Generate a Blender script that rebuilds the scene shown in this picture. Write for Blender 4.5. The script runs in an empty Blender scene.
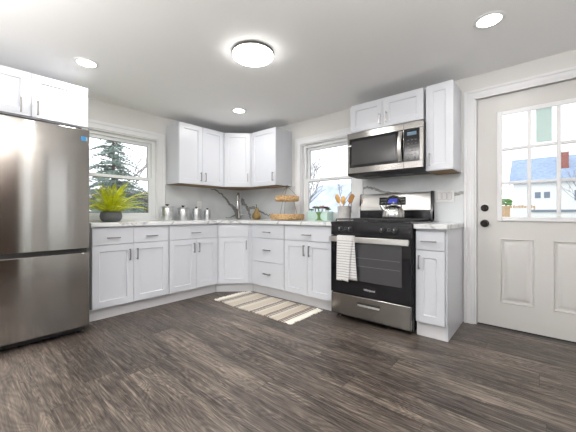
import bpy, bmesh, math, random
from mathutils import Vector, Matrix
from math import pi, sin, cos, radians as R

S = bpy.context.scene
COL = S.collection
random.seed(7)

# ------------------------------------------------------------------ camera
cam_d = bpy.data.cameras.new('camera')
cam = bpy.data.objects.new('camera', cam_d)
COL.objects.link(cam)
cam.location = (3.728, -3.140, 1.002)
cam.rotation_euler = (R(90), 0, 0.7135)
cam_d.sensor_width = 36
cam_d.lens = 293.77 / 576 * 36
cam_d.shift_y = -2.0 / 576
cam_d.clip_start = 0.02
S.camera = cam

# ------------------------------------------------------------------ world and exposure
W = bpy.data.worlds.new('overcast_sky')
S.world = W
W.use_nodes = True
wn = W.node_tree.nodes
bg = wn['Background']
tc = wn.new('ShaderNodeTexCoord'); sp = wn.new('ShaderNodeSeparateXYZ'); cr = wn.new('ShaderNodeValToRGB')
W.node_tree.links.new(tc.outputs['Generated'], sp.inputs[0])
W.node_tree.links.new(sp.outputs['Z'], cr.inputs[0])
W.node_tree.links.new(cr.outputs[0], bg.inputs[0])
cr.color_ramp.elements[0].color = (0.95, 0.97, 1, 1)
cr.color_ramp.elements[1].color = (0.80, 0.90, 1, 1)
bg.inputs[1].default_value = 1.7
LAMP_RECESSED = 5.0
LAMP_FLUSH = 8.0
LAMP_ADDED = 82.0  # power of the uplights added out of view
vs = S.view_settings
vs.view_transform = 'Standard'
vs.look = 'None'
vs.gamma = 1
vs.use_curve_mapping = False
vs.exposure = 0.30
S.cycles.max_bounces = 8
S.cycles.diffuse_bounces = 5
S.cycles.transparent_max_bounces = 12
S.cycles.use_denoising = True
S.cycles.sample_clamp_indirect = 6

CEIL = 2.262

# ------------------------------------------------------------------ material helpers
def new_mat(name):
    m = bpy.data.materials.new(name); m.use_nodes = True
    nt = m.node_tree
    return m, nt, nt.nodes['Principled BSDF']
def mat(name, col, rough=0.5, metal=0.0, noise=0.0, nscale=8, bump=0.0, bscale=60, spec=None, coat=0):
    m, nt, b = new_mat(name)
    b.inputs['Base Color'].default_value = (*col, 1)
    b.inputs['Roughness'].default_value = rough
    b.inputs['Metallic'].default_value = metal
    if spec is not None: b.inputs['Specular IOR Level'].default_value = spec
    if coat: b.inputs['Coat Weight'].default_value = coat; b.inputs['Coat Roughness'].default_value = .1
    if noise or bump:
        t = nt.nodes.new('ShaderNodeTexCoord')
    if noise:
        n = nt.nodes.new('ShaderNodeTexNoise'); n.inputs['Scale'].default_value = nscale; n.inputs['Detail'].default_value = 5
        nt.links.new(t.outputs['Object'], n.inputs['Vector'])
        r = nt.nodes.new('ShaderNodeValToRGB')
        r.color_ramp.elements[0].position = .3; r.color_ramp.elements[1].position = .7
        r.color_ramp.elements[0].color = (*[max(0, c * (1 - noise)) for c in col], 1)
        r.color_ramp.elements[1].color = (*[min(1, c * (1 + noise)) for c in col], 1)
        nt.links.new(n.outputs['Fac'], r.inputs[0]); nt.links.new(r.outputs[0], b.inputs['Base Color'])
    if bump:
        n2 = nt.nodes.new('ShaderNodeTexNoise'); n2.inputs['Scale'].default_value = bscale; n2.inputs['Detail'].default_value = 4
        nt.links.new(t.outputs['Object'], n2.inputs['Vector'])
        bp = nt.nodes.new('ShaderNodeBump'); bp.inputs['Strength'].default_value = bump; bp.inputs['Distance'].default_value = .01
        nt.links.new(n2.outputs['Fac'], bp.inputs['Height']); nt.links.new(bp.outputs[0], b.inputs['Normal'])
    return m
def emis(name, col, s):
    m, nt, b = new_mat(name)
    b.inputs['Base Color'].default_value = (*col, 1)
    b.inputs['Emission Color'].default_value = (*col, 1)
    b.inputs['Emission Strength'].default_value = s
    return m
def glass_mat(name, refl=1.45, tint=(1, 1, 1)):
    m = bpy.data.materials.new(name); m.use_nodes = True
    nt = m.node_tree; nt.nodes.remove(nt.nodes['Principled BSDF'])
    out = nt.nodes['Material Output']
    tr = nt.nodes.new('ShaderNodeBsdfTransparent'); tr.inputs[0].default_value = (*tint, 1)
    gl = nt.nodes.new('ShaderNodeBsdfGlossy'); gl.inputs['Roughness'].default_value = .02
    fr = nt.nodes.new('ShaderNodeFresnel'); fr.inputs[0].default_value = refl
    mx = nt.nodes.new('ShaderNodeMixShader')
    nt.links.new(fr.outputs[0], mx.inputs[0]); nt.links.new(tr.outputs[0], mx.inputs[1]); nt.links.new(gl.outputs[0], mx.inputs[2])
    nt.links.new(mx.outputs[0], out.inputs[0])
    return m
def steel(name, col, rough, aniso=.8, rot=0.0):
    """brushed stainless: anisotropic, horizontal grain"""
    m, nt, b = new_mat(name)
    b.inputs['Metallic'].default_value = 1
    b.inputs['Roughness'].default_value = rough
    b.inputs['Anisotropic'].default_value = aniso
    b.inputs['Anisotropic Rotation'].default_value = rot
    tg = nt.nodes.new('ShaderNodeTangent'); tg.direction_type = 'RADIAL'; tg.axis = 'Z'
    nt.links.new(tg.outputs[0], b.inputs['Tangent'])
    t = nt.nodes.new('ShaderNodeTexCoord'); mp = nt.nodes.new('ShaderNodeMapping')
    mp.inputs['Scale'].default_value = (3, 3, 420)
    n = nt.nodes.new('ShaderNodeTexNoise'); n.inputs['Scale'].default_value = 1.0; n.inputs['Detail'].default_value = 2
    nt.links.new(t.outputs['Object'], mp.inputs[0]); nt.links.new(mp.outputs[0], n.inputs['Vector'])
    r = nt.nodes.new('ShaderNodeValToRGB')
    r.color_ramp.elements[0].color = (*[c * .92 for c in col], 1); r.color_ramp.elements[1].color = (*[min(1, c * 1.08) for c in col], 1)
    nt.links.new(n.outputs['Fac'], r.inputs[0]); nt.links.new(r.outputs[0], b.inputs['Base Color'])
    return m

def floor_mat():
    m, nt, b = new_mat('weathered_plank_floor')
    N = nt.nodes.new; L = nt.links.new
    def mth(op, a, c=None):
        n = N('ShaderNodeMath'); n.operation = op
        for i, v in ((0, a), (1, c)):
            if v is None: continue
            if isinstance(v, (int, float)): n.inputs[i].default_value = v
            else: L(v, n.inputs[i])
        return n.outputs[0]
    t = N('ShaderNodeTexCoord'); s = N('ShaderNodeSeparateXYZ'); L(t.outputs['Object'], s.inputs[0])
    x, y = s.outputs['X'], s.outputs['Y']
    rw = mth('DIVIDE', mth('ADD', y, 10.0 + .02), .19)
    row = mth('FLOOR', rw); fy = mth('FRACT', rw)
    wn1 = N('ShaderNodeTexWhiteNoise'); wn1.noise_dimensions = '1D'; L(row, wn1.inputs['W'])
    cx = mth('DIVIDE', mth('ADD', mth('ADD', x, 20.0), mth('MULTIPLY', wn1.outputs['Value'], 1.22)), 1.22)
    colm = mth('FLOOR', cx); fx = mth('FRACT', cx)
    cmb = N('ShaderNodeCombineXYZ'); L(row, cmb.inputs[0]); L(colm, cmb.inputs[1])
    wn2 = N('ShaderNodeTexWhiteNoise'); wn2.noise_dimensions = '2D'; L(cmb.outputs[0], wn2.inputs['Vector'])
    pid = wn2.outputs['Value']
    # grain coordinates, shifted for each plank
    def coords(sx, sy, shift):
        c = N('ShaderNodeCombineXYZ')
        L(mth('MULTIPLY', x, sx), c.inputs[0]); L(mth('MULTIPLY', y, sy), c.inputs[1]); L(mth('MULTIPLY', pid, shift), c.inputs[2])
        return c.outputs[0]
    def noise(vec, scale, detail, rough=.6, dist=0):
        n = N('ShaderNodeTexNoise'); L(vec, n.inputs['Vector'])
        n.inputs['Scale'].default_value = scale; n.inputs['Detail'].default_value = detail
        n.inputs['Roughness'].default_value = rough; n.inputs['Distortion'].default_value = dist
        return n.outputs['Fac']
    big = noise(coords(1.4, 5, 37), 1.0, 4)
    fine = noise(coords(3.6, 64, 91), 1.0, 5, .62, .9)
    # ring pattern: contour lines of a slow noise
    slow = noise(coords(1.3, 6.0, 53), 1.0, 2, .4, .5)
    grain2 = noise(coords(9, 230, 17), 1.0, 3, .7)
    ring = mth('FRACT', mth('MULTIPLY', slow, 26))
    ring = mth('ABSOLUTE', mth('SUBTRACT', ring, .5))
    f = mth('ADD', mth('MULTIPLY', fine, .92), mth('MULTIPLY', big, .58))
    f = mth('ADD', f, mth('MULTIPLY', mth('SUBTRACT', grain2, .5), .40))
    f = mth('SUBTRACT', f, .258)
    f = mth('ADD', f, mth('MULTIPLY', mth('SUBTRACT', ring, .25), .26))
    f = mth('ADD', f, mth('MULTIPLY', mth('SUBTRACT', pid, .5), .14))
    r = N('ShaderNodeValToRGB'); L(f, r.inputs[0])
    e = r.color_ramp.elements
    e[0].position = .30; e[0].color = (.018, .013, .010, 1)
    e[1].position = .78; e[1].color = (.245, .200, .160, 1)
    k = e.new(.45); k.color = (.060, .047, .039, 1)
    k = e.new(.60); k.color = (.118, .095, .078, 1)
    # scattered dark knots and scars
    kn = noise(coords(4.2, 40, 11), 1.0, 3, .7, 1.6)
    kr = N('ShaderNodeValToRGB'); L(kn, kr.inputs[0])
    kr.color_ramp.elements[0].position = .60; kr.color_ramp.elements[0].color = (1, 1, 1, 1)
    kr.color_ramp.elements[1].position = .68; kr.color_ramp.elements[1].color = (.28, .25, .23, 1)
    mx = N('ShaderNodeMix'); mx.data_type = 'RGBA'; mx.blend_type = 'MULTIPLY'; mx.inputs[0].default_value = 1
    L(r.outputs[0], mx.inputs[6]); L(kr.outputs[0], mx.inputs[7])
    # plank seams
    ey = mth('MINIMUM', fy, mth('SUBTRACT', 1.0, fy)); ex = mth('MINIMUM', fx, mth('SUBTRACT', 1.0, fx))
    seam = mth('MINIMUM', mth('MULTIPLY', ey, .19), mth('MULTIPLY', ex, 1.22))
    sr = N('ShaderNodeMapRange'); L(seam, sr.inputs[0]); sr.inputs[1].default_value = .0008; sr.inputs[2].default_value = .003
    sr.inputs[3].default_value = .45; sr.inputs[4].default_value = 1
    mx2 = N('ShaderNodeMix'); mx2.data_type = 'RGBA'; mx2.blend_type = 'MULTIPLY'; mx2.inputs[0].default_value = 1
    L(mx.outputs[2], mx2.inputs[6]); L(sr.outputs[0], mx2.inputs[7])
    L(mx2.outputs[2], b.inputs['Base Color'])
    rr = N('ShaderNodeMapRange'); L(fine, rr.inputs[0]); rr.inputs[3].default_value = .48; rr.inputs[4].default_value = .30
    L(rr.outputs[0], b.inputs['Roughness'])
    b.inputs['Specular IOR Level'].default_value = .5
    bm = N('ShaderNodeBump'); bm.inputs['Strength'].default_value = .35; bm.inputs['Distance'].default_value = .004
    hh = mth('ADD', f, mth('MULTIPLY', sr.outputs[0], .5))
    L(hh, bm.inputs['Height']); L(bm.outputs[0], b.inputs['Normal'])
    return m

def marble_mat(name, base, vein, thr=.03, scale=2.2):
    m, nt, b = new_mat(name)
    N = nt.nodes.new; L = nt.links.new
    t = N('ShaderNodeTexCoord')
    n = N('ShaderNodeTexNoise'); n.inputs['Scale'].default_value = scale; n.inputs['Detail'].default_value = 5; n.inputs['Distortion'].default_value = .8
    L(t.outputs['Object'], n.inputs['Vector'])
    s = N('ShaderNodeMath'); s.operation = 'SUBTRACT'; s.inputs[1].default_value = .5; L(n.outputs['Fac'], s.inputs[0])
    a = N('ShaderNodeMath'); a.operation = 'ABSOLUTE'; L(s.outputs[0], a.inputs[0])
    r = N('ShaderNodeValToRGB'); L(a.outputs[0], r.inputs[0])
    r.color_ramp.elements[0].position = 0; r.color_ramp.elements[0].color = (*vein, 1)
    r.color_ramp.elements[1].position = thr; r.color_ramp.elements[1].color = (*base, 1)
    L(r.outputs[0], b.inputs['Base Color'])
    b.inputs['Roughness'].default_value = .18
    return m

def stripes_mat(name, axis, bands, base, noise=.12, bump=.4):
    """bands: list of (centre, halfwidth, colour) in object space along axis"""
    m, nt, b = new_mat(name)
    N = nt.nodes.new; L = nt.links.new
    t = N('ShaderNodeTexCoord'); s = N('ShaderNodeSeparateXYZ'); L(t.outputs['Object'], s.inputs[0])
    src = s.outputs[axis]
    nz = N('ShaderNodeTexNoise'); nz.inputs['Scale'].default_value = 90; nz.inputs['Detail'].default_value = 3
    L(t.outputs['Object'], nz.inputs['Vector'])
    cur = None
    rb = N('ShaderNodeValToRGB'); L(nz.outputs['Fac'], rb.inputs[0])
    rb.color_ramp.elements[0].position = .3; rb.color_ramp.elements[1].position = .7
    rb.color_ramp.elements[0].color = (*[c * (1 - noise) for c in base], 1); rb.color_ramp.elements[1].color = (*[min(1, c * (1 + noise)) for c in base], 1)
    cur = rb.outputs[0]
    for c, hw, colr in bands:
        d = N('ShaderNodeMath'); d.operation = 'COMPARE'; L(src, d.inputs[0]); d.inputs[1].default_value = c; d.inputs[2].default_value = hw
        mx = N('ShaderNodeMix'); mx.data_type = 'RGBA'; L(d.outputs[0], mx.inputs[0]); L(cur, mx.inputs[6]); mx.inputs[7].default_value = (*colr, 1)
        cur = mx.outputs[2]
    L(cur, b.inputs['Base Color'])
    b.inputs['Roughness'].default_value = .95
    bm = N('ShaderNodeBump'); bm.inputs['Strength'].default_value = bump; bm.inputs['Distance'].default_value = .004
    L(nz.outputs['Fac'], bm.inputs['Height']); L(bm.outputs[0], b.inputs['Normal'])
    return m

M = {}
M['cab'] = mat('white_cabinet_paint', (.655, .675, .720), .32)
M['toe'] = mat('toe_board_paint', (.72, .72, .74), .4)
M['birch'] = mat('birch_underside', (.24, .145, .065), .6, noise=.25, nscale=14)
M['ceil'] = mat('ceiling_paint', (.90, .90, .90), .9, bump=.03, bscale=120)
M['wall'] = mat('warm_wall_paint', (.77, .765, .75), .85, bump=.03, bscale=120)
M['trim'] = mat('white_trim_paint', (.84, .845, .86), .35)
M['vinyl'] = mat('white_window_vinyl', (.84, .86, .87), .35)
M['door'] = mat('offwhite_door_paint', (.66, .65, .63), .38)
M['floor'] = floor_mat()
M['counter'] = marble_mat('white_quartz', (.74, .75, .76), (.42, .42, .43), .010, 1.1)
M['splash'] = marble_mat('grey_white_slab', (.66, .69, .705), (.60, .625, .64), .10, 1.3)
M['vein'] = mat('grey_marble_vein', (.27, .265, .255), .22, noise=.35, nscale=30)
M['nickel'] = mat('brushed_nickel', (.30, .29, .29), .32, 1)
M['steel'] = steel('brushed_stainless', (.345, .328, .308), .12, .97, .25)
M['steel_l'] = steel('light_stainless', (.60, .59, .57), .32, .8, .25)
M['steel_d'] = steel('grey_stainless', (.34, .325, .31), .24, .9, .25)
M['chrome'] = mat('polished_steel', (.75, .75, .76), .14, 1)
M['black'] = mat('black_enamel', (.012, .012, .014), .18)
M['blackm'] = mat('matte_black', (.012, .012, .013), .5)
M['iron'] = mat('cast_iron', (.02, .02, .022), .55, bump=.2, bscale=200)
M['bglass'] = mat('black_glass', (.008, .008, .010), .06, spec=.4)
M['wglass'] = mat('dark_oven_window', (.055, .055, .06), .08, spec=.6)
M['mwglass'] = mat('dark_microwave_window', (.030, .029, .031), .08, spec=.6)
M['glass'] = glass_mat('window_glass')
M['led'] = emis('blue_display', (.03, .05, .45), .22)
M['mwled'] = emis('microwave_display', (.08, .14, .20), .2)
M['grey_print'] = mat('grey_print', (.13, .13, .14), .5)
M['white_print'] = mat('white_print', (.75, .75, .75), .4)
M['blue_st'] = mat('blue_sticker', (.03, .25, .55), .4)
M['white_st'] = mat('pale_blue_sticker', (.25, .42, .58), .4)
M['plastic'] = mat('white_plastic', (.82, .82, .82), .3)
M['slot'] = mat('dark_slot', (.05, .05, .05), .6)
M['lampon'] = emis('lit_diffuser', (1, .98, .95), 16.0)
M['darkrim'] = mat('dark_bronze_rim', (.10, .095, .09), .4, .6)
M['galv'] = mat('galvanised_metal', (.62, .63, .64), .34, 1, noise=.18, nscale=25)
M['pot'] = mat('charcoal_stoneware', (.135, .142, .16), .65, bump=.25, bscale=90)
M['soil'] = mat('soil', (.03, .022, .016), .95, bump=.6, bscale=60)
M['fern'] = mat('yellow_green_fern', (.70, .74, .03), .5, noise=.3, nscale=16)
M['fernstem'] = mat('fern_rachis', (.36, .42, .03), .6)
M['pear'] = mat('golden_pear_glaze', (.22, .14, .035), .30, noise=.45, nscale=14)
M['peartop'] = mat('green_brown_stalk', (.07, .06, .03), .5)
M['wicker'] = mat('honey_wicker', (.50, .32, .15), .65, noise=.6, nscale=60, bump=.5, bscale=120)
M['wire'] = mat('dark_wire', (.20, .17, .14), .4, .7)
M['kettle'] = mat('kettle_steel', (.52, .515, .50), .16, 1)
M['darkwood'] = mat('dark_stained_wood', (.055, .030, .018), .4, noise=.4, nscale=9)
M['gasket_shade'] = mat('grey_gasket_shade', (.22, .23, .24), .6)  # gasket grey that also carries the shadow lines along the glass
M['aqua'] = mat('pale_aqua_tin', (.46, .62, .56), .45, noise=.06, nscale=12)
M['treeprint'] = mat('green_tree_print', (.10, .19, .06), .6, noise=.3, nscale=40)
M['succ'] = mat('succulent_green', (.16, .27, .07), .5, noise=.3, nscale=30)
M['succ_r'] = mat('succulent_red', (.22, .05, .06), .5, noise=.3, nscale=30)
M['succ_p'] = mat('succulent_pink', (.55, .33, .28), .5, noise=.3, nscale=30)
M['concrete'] = mat('pale_concrete', (.42, .41, .40), .85, noise=.12, nscale=20, bump=.3, bscale=80)
M['spoon'] = mat('light_wood', (.62, .36, .12), .5, noise=.2, nscale=10)
M['spoon_d'] = mat('brown_wood', (.36, .17, .05), .5, noise=.2, nscale=10)
M['bronze'] = mat('oil_rubbed_bronze', (.018, .016, .015), .3, .6)
M['paper'] = mat('pale_green_paper', (.78, .88, .83), .8, noise=.12, nscale=30)
_nt = M['paper'].node_tree; _tl = _nt.nodes.new('ShaderNodeBsdfTranslucent'); _tl.inputs[0].default_value = (.93, 1.0, .97, 1); _mx = _nt.nodes.new('ShaderNodeMixShader'); _mx.inputs[0].default_value = .85
_nt.links.new(_nt.nodes['Principled BSDF'].outputs[0], _mx.inputs[1]); _nt.links.new(_tl.outputs[0], _mx.inputs[2]); _nt.links.new(_mx.outputs[0], _nt.nodes['Material Output'].inputs[0])
M['brick'] = mat('red_brick', (.30, .10, .08), .9, noise=.3, nscale=5)
M['roof'] = mat('blue_grey_shingles', (.30, .38, .52), .9, noise=.15, nscale=3)
M['roof_p'] = mat('pale_snowy_roof', (.58, .63, .72), .9, noise=.2, nscale=1.2)
M['siding'] = mat('white_siding', (.82, .82, .82), .8)
M['hwin'] = mat('house_window', (.16, .20, .26), .3)
M['fence'] = mat('tan_fence_wood', (.55, .36, .20), .8, noise=.2, nscale=6)
M['bark'] = mat('grey_bark', (.16, .13, .12), .9)
M['barkp'] = mat('pale_twigs', (.25, .23, .25), .9)
M['needle'] = mat('blue_green_needles', (.28, .36, .32), .8, noise=.4, nscale=4)
M['hedge'] = mat('shrub_leaves', (.12, .11, .09), .9, noise=.5, nscale=6)
M['ivy'] = mat('ivy_leaves', (.12, .25, .06), .8, noise=.3, nscale=12)
M['lawn'] = mat('winter_lawn', (.42, .43, .36), .95, noise=.2, nscale=2)
M['fringe'] = mat('cream_cotton', (.80, .77, .70), .95)
RUGX = []
for c in (.085, .345, .60, .80, 1.0):
    RUGX += [(c - .036, .006, (.065, .045, .04)), (c - .014, .010, (.17, .125, .11)), (c + .016, .006, (.065, .045, .04))]
for c in (.22, .47, .70, .90):
    RUGX += [(c, .040, (.50, .44, .36)), (c + .052, .004, (.32, .25, .22))]
M['rug'] = stripes_mat('striped_woven_cotton', 'X', RUGX, (.56, .525, .46))
TW = [(-.045 - .024 * k, .0035, (.42, .42, .43)) for k in range(15)]
M['towel'] = stripes_mat('white_grey_striped_towel', 'Z', TW, (.74, .73, .72), .06, .6)

# ------------------------------------------------------------------ mesh helpers
class MB:
    def __init__(s): s.bm = bmesh.new()
    def face(s, vs, mi=0):
        try:
            f = s.bm.faces.new(vs); f.material_index = mi; return f
        except ValueError: return None
    def box(s, x0, x1, y0, y1, z0, z1, mi=0):
        v = [s.bm.verts.new(p) for p in ((x0,y0,z0),(x1,y0,z0),(x1,y1,z0),(x0,y1,z0),(x0,y0,z1),(x1,y0,z1),(x1,y1,z1),(x0,y1,z1))]
        for q in ((3,2,1,0),(4,5,6,7),(0,1,5,4),(1,2,6,5),(2,3,7,6),(3,0,4,7)): s.face([v[i] for i in q], mi)
        return s
    def prism(s, pts, z0, z1, mi=0, axis='z'):
        def mk(p, h):
            if axis == 'z': return (p[0], p[1], h)
            if axis == 'y': return (p[0], h, p[1])
            return (h, p[0], p[1])
        a = [s.bm.verts.new(mk(p, z0)) for p in pts]; b = [s.bm.verts.new(mk(p, z1)) for p in pts]
        n = len(pts)
        s.face(a[::-1], mi); s.face(b, mi)
        for i in range(n): s.face([a[i], a[(i+1) % n], b[(i+1) % n], b[i]], mi)
        return s
    def lathe(s, prof, n=32, c=(0,0,0), axis='z', mi=0, close=True, mod=None):
        rings = []
        for r, h in prof:
            ring = []
            for i in range(n):
                a = 2*pi*i/n; rr = r * (mod(a, h) if mod else 1)
                p = (rr*cos(a), rr*sin(a), h)
                if axis == 'y': p = (p[0], p[2], p[1])
                if axis == 'x': p = (p[2], p[0], p[1])
                ring.append(s.bm.verts.new((p[0]+c[0], p[1]+c[1], p[2]+c[2])))
            rings.append(ring)
        for a, b in zip(rings, rings[1:]):
            for i in range(n): s.face([a[i], a[(i+1) % n], b[(i+1) % n], b[i]], mi)
        if close:
            s.face(rings[0][::-1], mi); s.face(rings[-1], mi)
        return s
    def tube(s, pts, r, n=8, mi=0, closed=False):
        pts = [Vector(p) for p in pts]; m = len(pts)
        rad = r if isinstance(r, (list, tuple)) else [r]*m
        rings = []; up = None
        for i in range(m):
            if closed: t = pts[(i+1) % m] - pts[i-1]
            else: t = pts[min(i+1, m-1)] - pts[max(i-1, 0)]
            if t.length < 1e-9: t = Vector((0,0,1))
            t.normalize()
            if up is None:
                up = Vector((0,0,1)) if abs(t.z) < .9 else Vector((1,0,0))
            u = up - t*up.dot(t)
            if u.length < 1e-6: u = t.orthogonal()
            u.normalize(); w = t.cross(u); up = u
            rings.append([s.bm.verts.new(pts[i] + (u*cos(2*pi*k/n) + w*sin(2*pi*k/n))*rad[i]) for k in range(n)])
        prs = list(zip(rings, rings[1:]))
        if closed: prs.append((rings[-1], rings[0]))
        for a, b in prs:
            for k in range(n): s.face([a[k], a[(k+1) % n], b[(k+1) % n], b[k]], mi)
        if not closed: s.face(rings[0][::-1], mi); s.face(rings[-1], mi)
        return s
    def grid(s, fn, nu, nv, mi=0):
        g = [[s.bm.verts.new(fn(i/nu, j/nv)) for j in range(nv+1)] for i in range(nu+1)]
        for i in range(nu):
            for j in range(nv): s.face([g[i][j], g[i+1][j], g[i+1][j+1], g[i][j+1]], mi)
        return s
    def blob(s, c, rad, sub=2, jit=0, mi=0):
        r = bmesh.ops.create_icosphere(s.bm, subdivisions=sub, radius=1)
        for v in r['verts']:
            j = 1 + random.uniform(-jit, jit)
            v.co = Vector((v.co.x*rad[0]*j + c[0], v.co.y*rad[1]*j + c[1], v.co.z*rad[2]*j + c[2]))
        for v in r['verts']:
            for f in v.link_faces: f.material_index = mi
        return s
    def build(s, name, mats, parent=None, loc=(0,0,0), rot=0, bevel=0, sharp=35, seg=2, recalc=True):
        if recalc: bmesh.ops.recalc_face_normals(s.bm, faces=s.bm.faces)
        me = bpy.data.meshes.new(name); s.bm.to_mesh(me); s.bm.free()
        for m in (mats if isinstance(mats, (list, tuple)) else [mats]): me.materials.append(M[m])
        for p in me.polygons: p.use_smooth = True
        me.set_sharp_from_angle(angle=R(sharp))
        o = bpy.data.objects.new(name, me); COL.objects.link(o)
        o.location = loc; o.rotation_euler = (0, 0, rot)
        if parent: o.parent = parent
        if bevel:
            b = o.modifiers.new('bevel', 'BEVEL'); b.width = bevel; b.segments = seg; b.limit_method = 'ANGLE'; b.angle_limit = R(40)
        return o
def rings(mb, x0, x1, z0, z1, steps, y0=0):
    """nested rectangles on the front (steps: (inset, y)), last one filled"""
    prev = None
    for ins, y in steps:
        q = [mb.bm.verts.new(p) for p in ((x0+ins, y0+y, z0+ins), (x1-ins, y0+y, z0+ins), (x1-ins, y0+y, z1-ins), (x0+ins, y0+y, z1-ins))]
        if prev:
            for i in range(4): mb.face([prev[i], prev[(i+1) % 4], q[(i+1) % 4], q[i]])
        prev = q
    mb.face(prev)
def thing(name, label, cat, loc=(0,0,0), rot=0, group=None):
    o = bpy.data.objects.new(name, None); COL.objects.link(o); o.empty_display_size = .1
    o.location = loc; o.rotation_euler = (0, 0, rot)
    return tag(o, label, cat, group)
def tag(o, label, cat, group=None):
    o['label'] = label; o['category'] = cat
    if group: o['group'] = group
    return o
def struct(o, label=None, cat=None):
    o['kind'] = 'structure'
    if label: o['label'] = label
    if cat: o['category'] = cat
    return o
def sroot(name, label, cat, loc=(0,0,0), rot=0):
    return struct(thing(name, label, cat, loc, rot))
def dup(root, loc, label, rot=None):
    r = root.copy(); COL.objects.link(r); r.location = loc; r['label'] = label
    if rot is not None: r.rotation_euler = (0, 0, rot)
    for ch in list(root.children):
        c = ch.copy(); COL.objects.link(c); c.parent = r
        for g in list(ch.children):
            d = g.copy(); COL.objects.link(d); d.parent = c
    return r

# ------------------------------------------------------------------ room shell
XR, YB = 4.64, -4.90
struct(MB().box(-.12, XR+.12, YB-.12, .12, -.06, 0).build('floor', 'floor'), 'grey brown weathered wood plank floor', 'floor')
struct(MB().box(-.12, XR+.12, YB-.12, .12, CEIL, CEIL+.08).build('ceiling', 'ceil'), 'smooth white painted ceiling', 'ceiling')
def wall_holes(name, axis, a0, a1, t0, t1, holes, label):
    """wall along axis from a0 to a1, thickness t0..t1, rectangular holes (b0,b1,z0,z1) sorted"""
    mb = MB()
    def bx(p0, p1, z0, z1):
        if p1-p0 < 1e-4 or z1-z0 < 1e-4: return
        if axis == 'x': mb.box(p0, p1, t0, t1, z0, z1)
        else: mb.box(t0, t1, p0, p1, z0, z1)
    cur = a0
    for b0, b1, z0, z1 in holes:
        bx(cur, b0, 0, CEIL); bx(b0, b1, 0, z0); bx(b0, b1, z1, CEIL); cur = b1
    bx(cur, a1, 0, CEIL)
    return struct(mb.build(name, 'wall'), label, 'wall')
WA = (-2.235, -1.385, .925, 1.945)       # window in the left wall (y range)
WB = (1.24, 2.08, .925, 1.945)           # window in the back wall (x range)
DR = (3.262, 4.21, 0.0, 2.055)           # door opening
WR = (-1.98, -1.40, .35, 2.02)           # tall window added out of view in the right wall
WS = (-2.36, -2.16, .10, 2.02)           # unseen sidelight added beside the added dark door
WK = (1.0, 3.2, .70, 2.05)               # window added behind the camera for daylight
wall_holes('wall_left', 'y', YB, 0, -.12, 0, [WA], 'off-white wall behind the refrigerator and the fern')
wall_holes('wall_back', 'x', -.12, XR+.12, 0, .12, [WB, DR], 'off-white wall behind the range and the glazed door')
wall_holes('wall_right', 'y', YB, 0, XR, XR+.12, [WS, WR], 'off-white wall to the right of the door')
wall_holes('wall_front', 'x', -.12, XR+.12, YB-.12, YB, [WK], 'off-white wall facing the kitchen')

# ------------------------------------------------------------------ windows (double hung), local x = width, local -y into room
def dh_window(name, label, loc, rot, w, z0, z1, zm, casing=True, cw=.085, sill=True):
    """local frame: x 0..w, y=0 wall face, +y outwards"""
    r = sroot(name, label, 'window', loc, rot)
    if casing:
        mb = MB()
        for k, (o, t) in enumerate(((0, .016), (cw*.62, .024))):
            mb.box(-cw, -o if o else 0, -t, -.0005, z0, z1+cw) if k == 0 else mb.box(-cw, -o, -t, -.0165, z0, z1+cw)
            mb.box(w + (o if k else 0), w+cw, -t, -.0005 if k == 0 else -.0165, z0, z1+cw)
        mb.box(0, w, -.016, -.0005, z1, z1+cw); mb.box(-cw*.62, w+cw*.62, -.024, -.0165, z1+cw*.62, z1+cw)
        mb.build('casing', 'trim', r, bevel=.003)
    fw = .045
    mb = MB()                                            # jamb liner
    mb.box(0, .012, 0, .118, z0, z1); mb.box(w-.012, w, 0, .118, z0, z1); mb.box(.012, w-.012, 0, .118, z1-.012, z1)
    mb.box(.012, w-.012, 0, .118, z0, z0+.012)
    mb.build('jamb', 'trim', r)
    mb = MB()                                            # vinyl frame
    a, b = .012, w-.012
    mb.box(a, a+fw, .045, .11, z0+.012, z1-.012); mb.box(b-fw, b, .045, .11, z0+.012, z1-.012)
    mb.box(a+fw, b-fw, .045, .11, z1-.012-.035, z1-.012); mb.box(a+fw, b-fw, .045, .11, z0+.012, z0+.055)
    mb.build('frame', 'vinyl', r, bevel=.003)
    a += fw; b -= fw; zt = z1-.047; zb = z0+.055
    sw = .038
    for nm, y0, y1, s0, s1, lab in (('sash', .078, .105, zm-.018, zt, 'upper sash'), ('sash', .048, .075, zb, zm+.018, 'lower sash')):
        mb = MB()
        mb.box(a, a+sw, y0, y1, s0, s1); mb.box(b-sw, b, y0, y1, s0, s1)
        mb.box(a+sw, b-sw, y0, y1, s1-.034, s1); mb.box(a+sw, b-sw, y0, y1, s0, s0+.036)
        o = mb.build(nm, 'vinyl', r, bevel=.002); o['label'] = lab
        MB().box(a+sw, b-sw, (y0+y1)/2-.002, (y0+y1)/2+.002, s0+.036, s1-.034).build('pane', 'glass', o)
        g = MB(); ga, gb, gy = a+sw, b-sw, (y0+y1)/2
        g.box(ga+.0002, ga+.007, y0+.004, gy-.0022, s0+.0362, s1-.0342); g.box(gb-.007, gb-.0002, y0+.004, gy-.0022, s0+.0362, s1-.0342)
        g.box(ga+.0072, gb-.0072, y0+.004, gy-.0022, s1-.0412, s1-.0342); g.box(ga+.0072, gb-.0072, y0+.004, gy-.0022, s0+.0362, s0+.0412)
        g.build('gasket_shade', 'gasket_shade', o)  # glazing gasket strips, with the shadow line at the glass edge painted in
    mb = MB().box(w/2-.03, w/2+.03, .036, .048, zm+.002, zm+.016).box(w/2-.008, w/2+.022, .030, .036, zm+.004, zm+.012)
    mb.build('sash_lock', 'vinyl', r, bevel=.002)
    return r
dh_window('window_1', 'white double hung window behind the fern', (0, WA[0], 0), R(90), WA[1]-WA[0], WA[2], WA[3], 1.442)
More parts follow.
